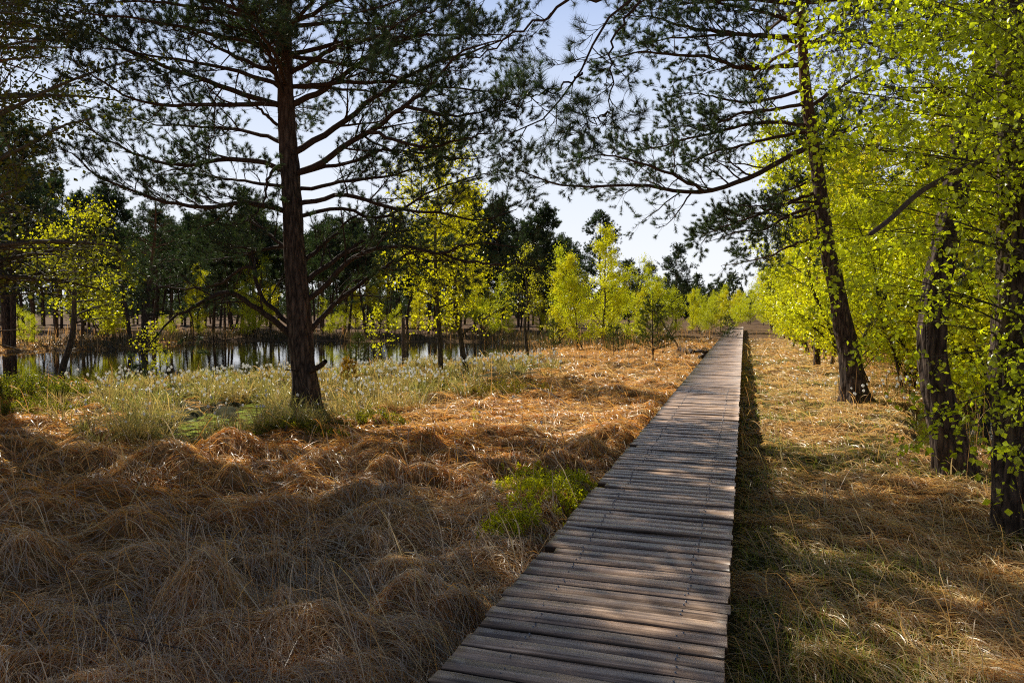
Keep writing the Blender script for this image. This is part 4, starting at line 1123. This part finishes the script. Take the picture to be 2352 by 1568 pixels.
spots = [(6.9, 18.6), (9.4, 19.6), (10.5, 21.5), (4.2, 20.3), (8.2, 21.6), (4.6, 23.4), (6.0, 26.4), (8.6, 25.6), (10.2, 24.0), (7.6, 30.0), (11.5, 28.5), (9.4, 33.0), (6.4, 36.0), (13, 33), (7.4, 15.6)]
for k, (x, y) in enumerate(sorted(spots, key=lambda q: math.hypot(*q))):
    h0, pr = BB[k % 4]
    place(pr, x, y, rng.uniform(4.8, 6.6) / h0, rng.uniform(0, 6.28), f'{ORD[k]} nearest birch in the thicket behind the right hand pine trunks', 'birch thicket behind the right hand pines')

# pines behind the birch row and beyond
PB = [(2.4, 27.0, 9.0, 'pine rising behind the leaning pine, tufted boughs left of the birch row'), (3.4, 36.0, 9.0, 'pine rising over the middle of the birch row on the right'), (2.8, 50, 8.0, 'far pine rising over the end of the birch row on the right')]
for k, (x, y, h, lab) in enumerate(PB):
    h0, pr = FP[(k * 2) % 5]; place(pr, x, y, h / h0, rng.uniform(0, 6.28), lab, 'pines on the right of the path')
BIGP = stock_pine(10, .25, 2.6, 40, 401, fol=(.035, .072, .035))
px_tree(BIGP, 10, 1388, 0, 495, 'tall dark pine rising behind the bright birch clump', d=50)
px_tree(BIGP, 10, 1552, 0, 566, 'round topped far pine standing alone against the sky left of the path', d=66, rz=2)
for k, (px, ty, d, lab) in enumerate([(1480, 610, 62, 'dark pine between the bright birch clump and the round topped pine'), (1440, 600, 55, 'pine behind the right end of the bright birch clump'), (1628, 655, 100, 'far pine with flat crown near the end of the boardwalk, left'),
                                      (1655, 662, 120, 'farthest small pine on the skyline left of the boardwalk'), (1300, 570, 55, 'pine behind the left end of the bright birch clump'), (1255, 600, 60, 'pine between the slender birch and the bright birch clump')]):
    h0, pr = FP[k % 5]; px_tree(pr, h0, px, 0, ty, lab, 'pines beyond the bright birches', d=d)

# off to the left: the trees whose shade falls over the foreground
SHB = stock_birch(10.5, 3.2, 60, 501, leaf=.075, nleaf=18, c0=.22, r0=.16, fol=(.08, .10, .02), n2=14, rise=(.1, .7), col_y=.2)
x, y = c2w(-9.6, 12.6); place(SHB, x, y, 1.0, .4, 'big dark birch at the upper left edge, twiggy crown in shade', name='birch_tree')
SHT = stock_pine(13.5, .6, 3.3, 46, 504, tuft=(.15, .016), nn=14, dens=1.4, r0=.2)
for k, (l, d, lab) in enumerate([(-9.9, 13.6, 'tall pine just beyond the left edge, its crown above the picture'), (-11.4, 15.6, 'tall pine beyond the left edge, farther than the first'), (-13.3, 18.3, 'tall pine beyond the left edge, farthest of the three')]):
    x, y = c2w(l, d); place(SHT, x, y, 1.0, rng.uniform(0, 6.28), lab, 'tall pines beyond the left edge')
SLP = stock_pine(11, .3, 2.8, 36, 503, tuft=(.17, .018), nn=12, r0=.24)
px_tree(SLP, 11, 18, 800, 300, 'thick dark pine trunk on the far left across the pond arm', z=-.1)
px_tree(SLP, 11, -60, 815, 250, 'pine half cut off by the left edge of the photo', z=-.1)
px_tree(SLP, 11, 330, 800, 455, 'dense dark pine with low crown across the pond, right of the crooked birch', z=-.1)

# ------------------------------------------------------------------ young pines, saplings, shrubs
def young_pine(name, Ht, seed, fol, dead=False, whorls=6, wide=.42, tuft=(.10, .009)):
    global rng
    keep = rng; rng = np.random.default_rng(seed)
    root = empty(name, (0, 0, 0), '', 'young pine')
    P = spline([(0, 0, 0), (rng.normal(0, .04), rng.normal(0, .04), Ht * .5), (rng.normal(0, .05), 0, Ht)], 20); R = Ht * .014 * (1 - .85 * np.linspace(0, 1, 20))
    ac = Acc(); v, f = tubes(P[None], R[None], 7); ac.add(v, f)
    mains = []; rad = []
    for w in range(whorls):
        u = .18 + .78 * w / whorls
        for k in range(5):
            mains.append(auto_limb(P[int(u * 19)], k * 1.257 + rng.uniform(0, 1), Ht * wide * (1.05 - u) * rng.uniform(.7, 1.1), rng.uniform(.25, .7), 7)); rad.append(Ht * .006 * (1.2 - u))
    M_ = np.array(mains); RR = np.array(rad)[:, None] * np.linspace(1, .3, 7)[None]
    v, f = tubes(M_, RR, 4); ac.add(v, f)
    p2, r2, _, _ = grow(M_, RR, 4, .2, .95, (.5, 1.0), lambda u, i: Ht * wide * .38 * (1.1 - .6 * u), 5, up=.1, flat=.5, rmin=.003)
    v, f = tubes(p2, r2, 3); ac.add(v, f)
    ac.obj('trunk', M_BRANCH, root, None, True)
    a, b = tip_samples(p2, 4, .2, 1); c, d = tip_samples(M_, 4, .4, 1); e, g_ = tip_samples(P[None], 8, .7, 1)
    pos = np.concatenate([a, c, e]); dr = np.concatenate([b, d, g_])
    na = Acc(); na.add(*tufts(pos, dr, 16, tuft[0], tuft[1], spread=(.35, 1.0), up=.3, base=fol)); na.obj('crown', M_NEEDLE, root)
    rng = keep
    return root
YP = young_pine('young_pine', 2.6, 601, (.07, .10, .02), tuft=(.11, .012))
px_tree(YP, 2.6, 1500, 834, 672, 'young green pine in the dry grass just right of the bright birch clump')
px_tree(YP, 2.6, 1272, 818, 722, 'thin young pine in front of the left end of the birch clump')
px_tree(YP, 2.6, 1410, 822, 735, 'small young pine at the foot of the bright birch clump')
px_tree(YP, 2.6, 825, 832, 752, 'small bushy pine on the grassy hummock in the pond')
px_tree(YP, 2.6, 1672, 785, 715, 'dark young pine near the far left edge of the boardwalk')
yl = young_pine('yellow_pine_sapling', .95, 602, (.45, .26, .02), whorls=4, wide=.5, tuft=(.075, .007))
px_tree(yl, .95, 800, 892, 812, 'yellowing pine sapling in the wet grass right of the large pine')
SB = stock_birch(1.6, .45, 16, 603, leaf=.055, nleaf=4, c0=.25, r0=.018, fol=(.62, .64, .02), n2=4)
SB.name = 'birch_sapling'; SB['category'] = 'sapling'
px_tree(SB, 1.6, 863, 832, 700, 'bright yellow green birch sapling on the hummock in the pond', name='birch_sapling')
px_tree(SB, 1.6, 345, 880, 742, 'birch sapling beside the hanging limb left of the large pine', name='birch_sapling')
px_tree(SB, 1.6, 375, 885, 790, 'short birch sapling right of the one beside the hanging limb', name='birch_sapling')
px_tree(SB, 1.6, 1330, 745, 705, 'little bright birch in the orange grass on the far bank', name='birch_sapling', z=-.1)
px_tree(SB, 1.6, 770, 842, 815, 'tiny bright birch seedling at the pond edge right of the large pine', name='birch_sapling')
px_tree(SB, 1.6, 1090, 985, 930, 'tiny birch seedling in the lit dry grass in the middle', name='birch_sapling')

# standing dead post at the pond
def snag():
    g = gp(929, 836); b = np.array([g[0], g[1], Hs(g[0], g[1]) - .1]); d = depth(g)
    root = empty('dead_trunk', b, 'bare dead trunk standing upright like a post at the near pond edge', 'dead trunk')
    P = spline([b, at(927, 790, d), at(926, 730, d)], 24); R = np.linspace(.085, .055, 24)
    V, F = bark_trunk(P, R, 18, .14, 33, .2); n = len(V)
    V = np.concatenate([V, [P[-1] + np.array([.02, 0, .05])]]); ring = np.arange(n - 18, n)
    mk('trunk', V, [np.stack([ring, np.roll(ring, -1), np.full(18, n)], -1), F], M_DEADWOOD, root, b, smooth=True)
    a = spline([at(926, 745, d), at(924, 700, d), at(923, 690, d)], 6)
snag()

# bilberry clumps: woody stems with small oval leaves
def bilberry(px, py, rx, ry, n, h, label, fol=(.62, .66, .015), seed=1, leafs=.024):
    g = gp(px, py, .08)
    global rng
    keep = rng; rng = np.random.default_rng(700 + seed)
    b = np.array([g[0], g[1], Hs(g[0], g[1])])
    root = empty('bilberry_bush', b, label, 'bush')
    a = rng.uniform(0, 2 * PI, n); r = np.sqrt(rng.random(n))
    lob = .75 + .35 * np.sin(a * 3 + seed) * rng.random(n)
    l, d = r * np.cos(a) * rx * lob, r * np.sin(a) * ry * lob
    wx, wy = c2w(l, d); x, y = g[0] + wx, g[1] + wy
    ok = off_deck(x, .0) ; x, y, r = x[ok], y[ok], r[ok]; n = len(x)
    z = H(x, y); K = 5
    hh = h * (1.1 - .6 * r ** 2) * rng.uniform(.55, 1.15, n)
    P = np.zeros((n, K, 3)); lean = rng.normal(0, .25, (n, 2)) * hh[:, None]
    for k in range(K):
        t = k / (K - 1); P[:, k] = np.stack([x + lean[:, 0] * t ** 1.3, y + lean[:, 1] * t ** 1.3, z - .02 + hh * t], -1)
    R = np.full((n, K), .0025) * np.linspace(1.2, .5, K)
    ac = Acc(); v, f = tubes(P, R, 3); ac.add(v, f)
    p2, r2, _, _ = grow(P, R, 4, .35, 1, (.4, .9), lambda u, i: hh[i] * .4, 4, up=.15, rmin=.0015)
    v, f = tubes(p2, r2, 3); ac.add(v, f)
    # a root crown ties the stems together
    base = np.array([[[g[0], g[1], b[2] - .05], [xx, yy, zz - .04]] for xx, yy, zz in zip(x[::3], y[::3], z[::3])])
    base = np.stack([base[:, 0], base.mean(1) - np.array([0, 0, .03]), base[:, 1]], 1)
    v, f = tubes(base, np.full((len(base), 3), .004), 3); ac.add(v, f)
    ac.obj('stems', M_BRANCH, root, b)
    p_, _ = tip_samples(p2, 7, .05, 1.05); q_, _ = tip_samples(P, 5, .4, 1)
    pos = np.concatenate([p_, q_]); pos += rng.normal(0, .008, pos.shape)
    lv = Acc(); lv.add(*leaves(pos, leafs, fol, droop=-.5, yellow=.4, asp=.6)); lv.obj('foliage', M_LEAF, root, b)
    rng = keep
bilberry(1275, 1130, .85, 1.45, 400, .16, 'bright green bilberry bush touching the left edge of the boardwalk', seed=1)
bilberry(1170, 1215, .35, .35, 60, .2, 'sparse bilberry sprigs left of the bright bilberry bush', seed=2)
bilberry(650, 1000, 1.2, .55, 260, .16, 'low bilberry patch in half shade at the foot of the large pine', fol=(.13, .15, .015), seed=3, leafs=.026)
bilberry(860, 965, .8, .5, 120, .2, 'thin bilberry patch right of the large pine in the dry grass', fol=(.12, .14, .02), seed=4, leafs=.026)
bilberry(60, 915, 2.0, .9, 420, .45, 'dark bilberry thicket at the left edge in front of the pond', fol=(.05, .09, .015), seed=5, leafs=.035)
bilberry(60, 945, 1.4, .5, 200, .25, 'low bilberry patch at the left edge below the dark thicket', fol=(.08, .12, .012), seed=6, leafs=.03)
bilberry(1150, 905, 1.3, .7, 240, .3, 'brown heather-like bush behind the lit dry grass, right of the twin birches', fol=(.12, .085, .04), seed=7, leafs=.025)
bilberry(1010, 900, 1.0, .6, 200, .28, 'dull brown shrub at the foot of the twin birches', fol=(.11, .09, .035), seed=8, leafs=.025)

# fallen wood
def stick(name, pts, r0, r1, label, cat, branches=(), mat=None, S=7, K=24):
    p = np.array(pts, float); b = p[0].copy()
    root = empty(name, b, label, cat)
    ac = Acc(); q = spline(p, K); q[1:-1] += rng.normal(0, r0 * .25, (K - 2, 3))
    v, f = tubes(q[None], np.linspace(r0, r1, K)[None], S); ac.add(v, f)
    n = len(v)
    if S > 5: ac.F.append(np.stack([np.full(S - 2, 0), np.arange(2, S), np.arange(1, S - 1)], -1)); ac.F.append(np.stack([np.full(S - 2, n - S), n - S + np.arange(1, S - 1), n - S + np.arange(2, S)], -1))
    for bp in branches:
        w = spline(np.array(bp, float), 10); v, f = tubes(w[None], np.linspace(r1 * .9, r1 * .35, 10)[None], 5); ac.add(v, f)
    ac.obj('stem', mat or M_DEADWOOD, root, b, True)
def gz(px, py, up=0.0, z=0.1):
    g = gp(px, py, z); return np.array([g[0], g[1], Hs(g[0], g[1]) + up])
stick('fallen_log', [gz(1560, 808, .12), gz(1590, 811, .15), gz(1622, 812, .12)], .16, .13, 'short dark log lying in the grass at the left side of the boardwalk', 'log', S=12)
stick('fallen_log', [gz(1606, 820, .08), gz(1618, 819, .1), gz(1640, 818, .08)], .08, .06, 'small broken log piece between the dark log and the boardwalk', 'log', S=10)
g0 = gz(1562, 808, .1); d0 = depth(g0)
stick('leaning_branch', [g0, at(1545, 775, d0 + .3), at(1520, 740, d0 + .6), at(1505, 715, d0 + .8)], .05, .02, 'thin dead branch leaning up from the dark log', 'branch')
stick('leaning_branch', [gz(1548, 826, .05), at(1575, 806, d0 - .6), at(1597, 793, d0 - .5)], .03, .012, 'pale dead branch slanting across the dark log', 'branch')
stick('fallen_twig', [gz(1205, 905, .12), gz(1235, 908, .16), gz(1270, 918, .14), gz(1310, 936, .05)], .014, .006, 'bare dead twig lying on the sunlit dry grass in the middle', 'twig',
      branches=[[gz(1270, 918, .14), gz(1255, 905, .3), gz(1240, 898, .36)], [gz(1235, 908, .16), gz(1215, 915, .2), gz(1190, 925, .12)]])
stick('fallen_twig', [gz(655, 1010, .05), gz(680, 985, .25), gz(695, 965, .4)], .012, .005, 'bare twig leaning in the grass at the foot of the large pine', 'twig')
stick('fallen_twig', [gz(230, 1440, .1), gz(250, 1490, .12), gz(330, 1520, .14), gz(440, 1535, .1)], .006, .003, 'thin dark twig in the shaded foreground grass', 'twig',
      branches=[[gz(250, 1490, .12), gz(238, 1440, .22), gz(236, 1400, .26)], [gz(330, 1520, .14), gz(370, 1490, .22), gz(390, 1470, .26)]])

# near birch on the right whose leaf sprays hang into the picture
def near_birch():
    b2 = c2w(5.6, 6.4); b = np.array([b2[0], b2[1], Hs(*b2) - .05]); c_ = np.array([b[0], b[1], 0])
    root = empty('birch_tree', b, 'near birch at the right edge, large sunlit leaf sprays before the pine trunks', 'birch tree')
    P = spline([b, b + np.array([-.1, .1, 2.2]), b + np.array([-.3, .1, 4.5]), b + np.array([-.5, 0, 7])], 40); R = np.linspace(.085, .02, 40)
    V, F = bark_trunk(P, R, 20, .08, 3, .2); ac = Acc(); ac.add(V, F)
    ends = []
    tg = [(1800, 300, 6.6), (1790, 130, 6.9), (1850, 50, 6.3), (1900, 200, 6.0), (1960, 330, 5.8), (1860, 420, 6.5), (1900, 520, 6.6), (1980, 450, 6.0), (2060, 250, 5.6), (2100, 100, 5.8), 
          (1830, 620, 7.2), (1900, 660, 6.8), (1960, 600, 6.2), (2050, 830, 6.6), (2110, 960, 5.8), (2200, 1000, 5.6), (2240, 300, 5.4), (2280, 150, 5.6), (2000, 20, 6.4), (2180, 30, 6.0), (2130, 470, 6.6), (1990, 730, 6.8), (2320, 1080, 4.9), (1930, 420, 6.9),
          (1880, 330, 6.3), (1850, 200, 6.7), (2020, 130, 6.2), (1950, 90, 6.6), (2010, 400, 6.3), (1870, 560, 6.9), (2020, 650, 6.5), (1960, 250, 6.6), (1850, -20, 6.6), (1950, -40, 6.2), (2060, -30, 6.0), (2160, -60, 5.8), (2250, 30, 5.5), (2320, 0, 5.4), (2100, 170, 6.0), (2200, 160, 5.6), (2300, 250, 5.3), (1820, 90, 6.9), (2040, 60, 6.4), (1890, 120, 6.4), (2000, 200, 6.2), (1850, 330, 6.9), (1930, 330, 6.4)]
    mains = []
    for (x, y, d) in tg:
        e = at(x, y, d); k = int(np.clip((e[2] - .3 + rng.uniform(-.9, .3)) / 7 * 39, 6, 38)); s = P[k]
        mid = (s + e) / 2 + np.array([0, 0, rng.uniform(.1, .35)]) + rng.normal(0, .08, 3)
        mains.append(spline([s, mid, e], 14))
    M_ = np.array(mains); RR = np.full((len(tg), 1), .014) * np.linspace(1, .2, 14)[None]
    v, f = tubes(M_, RR, 6); ac.add(v, f)
    p2, r2, _, _ = grow(M_, RR, 14, .3, 1, (.4, 1.0), lambda u, i: .62 * (1.15 - .4 * u), 7, up=-.02, wig=.14, ratio=.5, rmin=.0022)
    v, f = tubes(p2, r2, 4); ac.add(v, f)
    p3, r3, _, _ = grow(p2, r2, 4, .2, .9, (.4, .9), lambda u, i: .26 + 0 * u, 5, up=-.03, wig=.14, ratio=.6, rmin=.0016)
    v, f = tubes(p3, r3, 3); ac.add(v, f)
    ac.obj('trunk', M_BIRCHBARK, root, b, True)
    a1, _ = tip_samples(p2, 5, .15, 1.02); a2, _ = tip_samples(p3, 4, .2, 1.05)
    pos = np.concatenate([a1[rng.random(len(a1)) < .5], a2[rng.random(len(a2)) < .5]]); pos = np.repeat(pos, 2, 0); pos += rng.normal(0, .014, pos.shape)
    lv = Acc(); lv.add(*leaves(pos, .047, (.60, .71, .03), var=.5, yellow=.2, droop=.9, asp=.85)); lv.obj('crown', M_LEAF, root, b)
near_birch()

# ------------------------------------------------------------------ camera, sky, sun
cam = bpy.data.cameras.new('camera'); co = bpy.data.objects.new('camera', cam); COL.objects.link(co)
co.location = EYE; co.rotation_euler = (PI / 2 - PITCH, 0, YAW); cam.sensor_width = 36; cam.lens = 36 * FPX / 2352; cam.clip_end = 3000; cam.clip_start = .05
sc.camera = co
AZ, EL = math.radians(57), math.radians(37)
sd = Vector((-math.sin(AZ) * math.cos(EL), math.cos(AZ) * math.cos(EL), math.sin(EL)))
w = bpy.data.worlds.new('World'); sc.world = w; w.use_nodes = True
nt = w.node_tree; nt.nodes.clear()
sky = nt.nodes.new('ShaderNodeTexSky'); sky.sky_type = 'NISHITA'; sky.sun_disc = False; sky.sun_elevation = EL; sky.sun_rotation = -AZ
sky.air_density = .6; sky.dust_density = .3; sky.ozone_density = 2.0
tc = nt.nodes.new('ShaderNodeTexCoord'); sx = nt.nodes.new('ShaderNodeSeparateXYZ'); nt.links.new(tc.outputs['Generated'], sx.inputs[0])
hz = ramp(nt, [(0.0, (16.8, 17, 17.3)), (.2, (13.3, 14.6, 16.9)), (.45, (6.6, 9.0, 14.8))]); nt.links.new(sx.outputs[2], hz.inputs[0])
hf = nt.nodes.new('ShaderNodeMapRange'); hf.interpolation_type = 'SMOOTHSTEP'; hf.inputs[1].default_value = .36; hf.inputs[2].default_value = .52; hf.inputs[3].default_value = 1.0; hf.inputs[4].default_value = 0
nt.links.new(sx.outputs[2], hf.inputs[0])
# made-up haze: low sky kept bright ahead, dimmed elsewhere to cut ambient light
dp = nt.nodes.new('ShaderNodeVectorMath'); dp.operation = 'DOT_PRODUCT'; nt.links.new(tc.outputs['Generated'], dp.inputs[0]); dp.inputs[1].default_value = (-math.sin(math.radians(24)), math.cos(math.radians(24)), 0)
af = nt.nodes.new('ShaderNodeMapRange'); af.interpolation_type = 'SMOOTHSTEP'; af.inputs[1].default_value = .2; af.inputs[2].default_value = .72; af.inputs[3].default_value = .38; af.inputs[4].default_value = 1
nt.links.new(dp.outputs['Value'], af.inputs[0])
hs = nt.nodes.new('ShaderNodeVectorMath'); hs.operation = 'SCALE'; nt.links.new(hz.outputs[0], hs.inputs[0]); nt.links.new(af.outputs[0], hs.inputs['Scale'])
mxw = nt.nodes.new('ShaderNodeMix'); mxw.data_type = 'RGBA'; nt.links.new(hf.outputs[0], mxw.inputs[0]); nt.links.new(sky.outputs[0], mxw.inputs[6]); nt.links.new(hs.outputs[0], mxw.inputs[7])
bg = nt.nodes.new('ShaderNodeBackground'); bg.inputs[1].default_value = .06
wo = nt.nodes.new('ShaderNodeOutputWorld'); nt.links.new(mxw.outputs[2], bg.inputs[0]); nt.links.new(bg.outputs[0], wo.inputs[0])
sl = bpy.data.lights.new('sun', 'SUN'); so = bpy.data.objects.new('sun', sl); COL.objects.link(so)
sl.energy = 5.0; sl.angle = math.radians(.5); sl.color = (1, .94, .81); so.rotation_euler = sd.to_track_quat('Z', 'Y').to_euler(); so.location = sd * 40
sc.view_settings.view_transform = 'Standard'; sc.view_settings.look = 'None'; sc.view_settings.exposure = 0
cy = sc.cycles; cy.max_bounces = 6; cy.diffuse_bounces = 3; cy.transmission_bounces = 4; cy.glossy_bounces = 2; cy.use_denoising = False
cy.sample_clamp_indirect = 4; cy.filter_width = 1.1
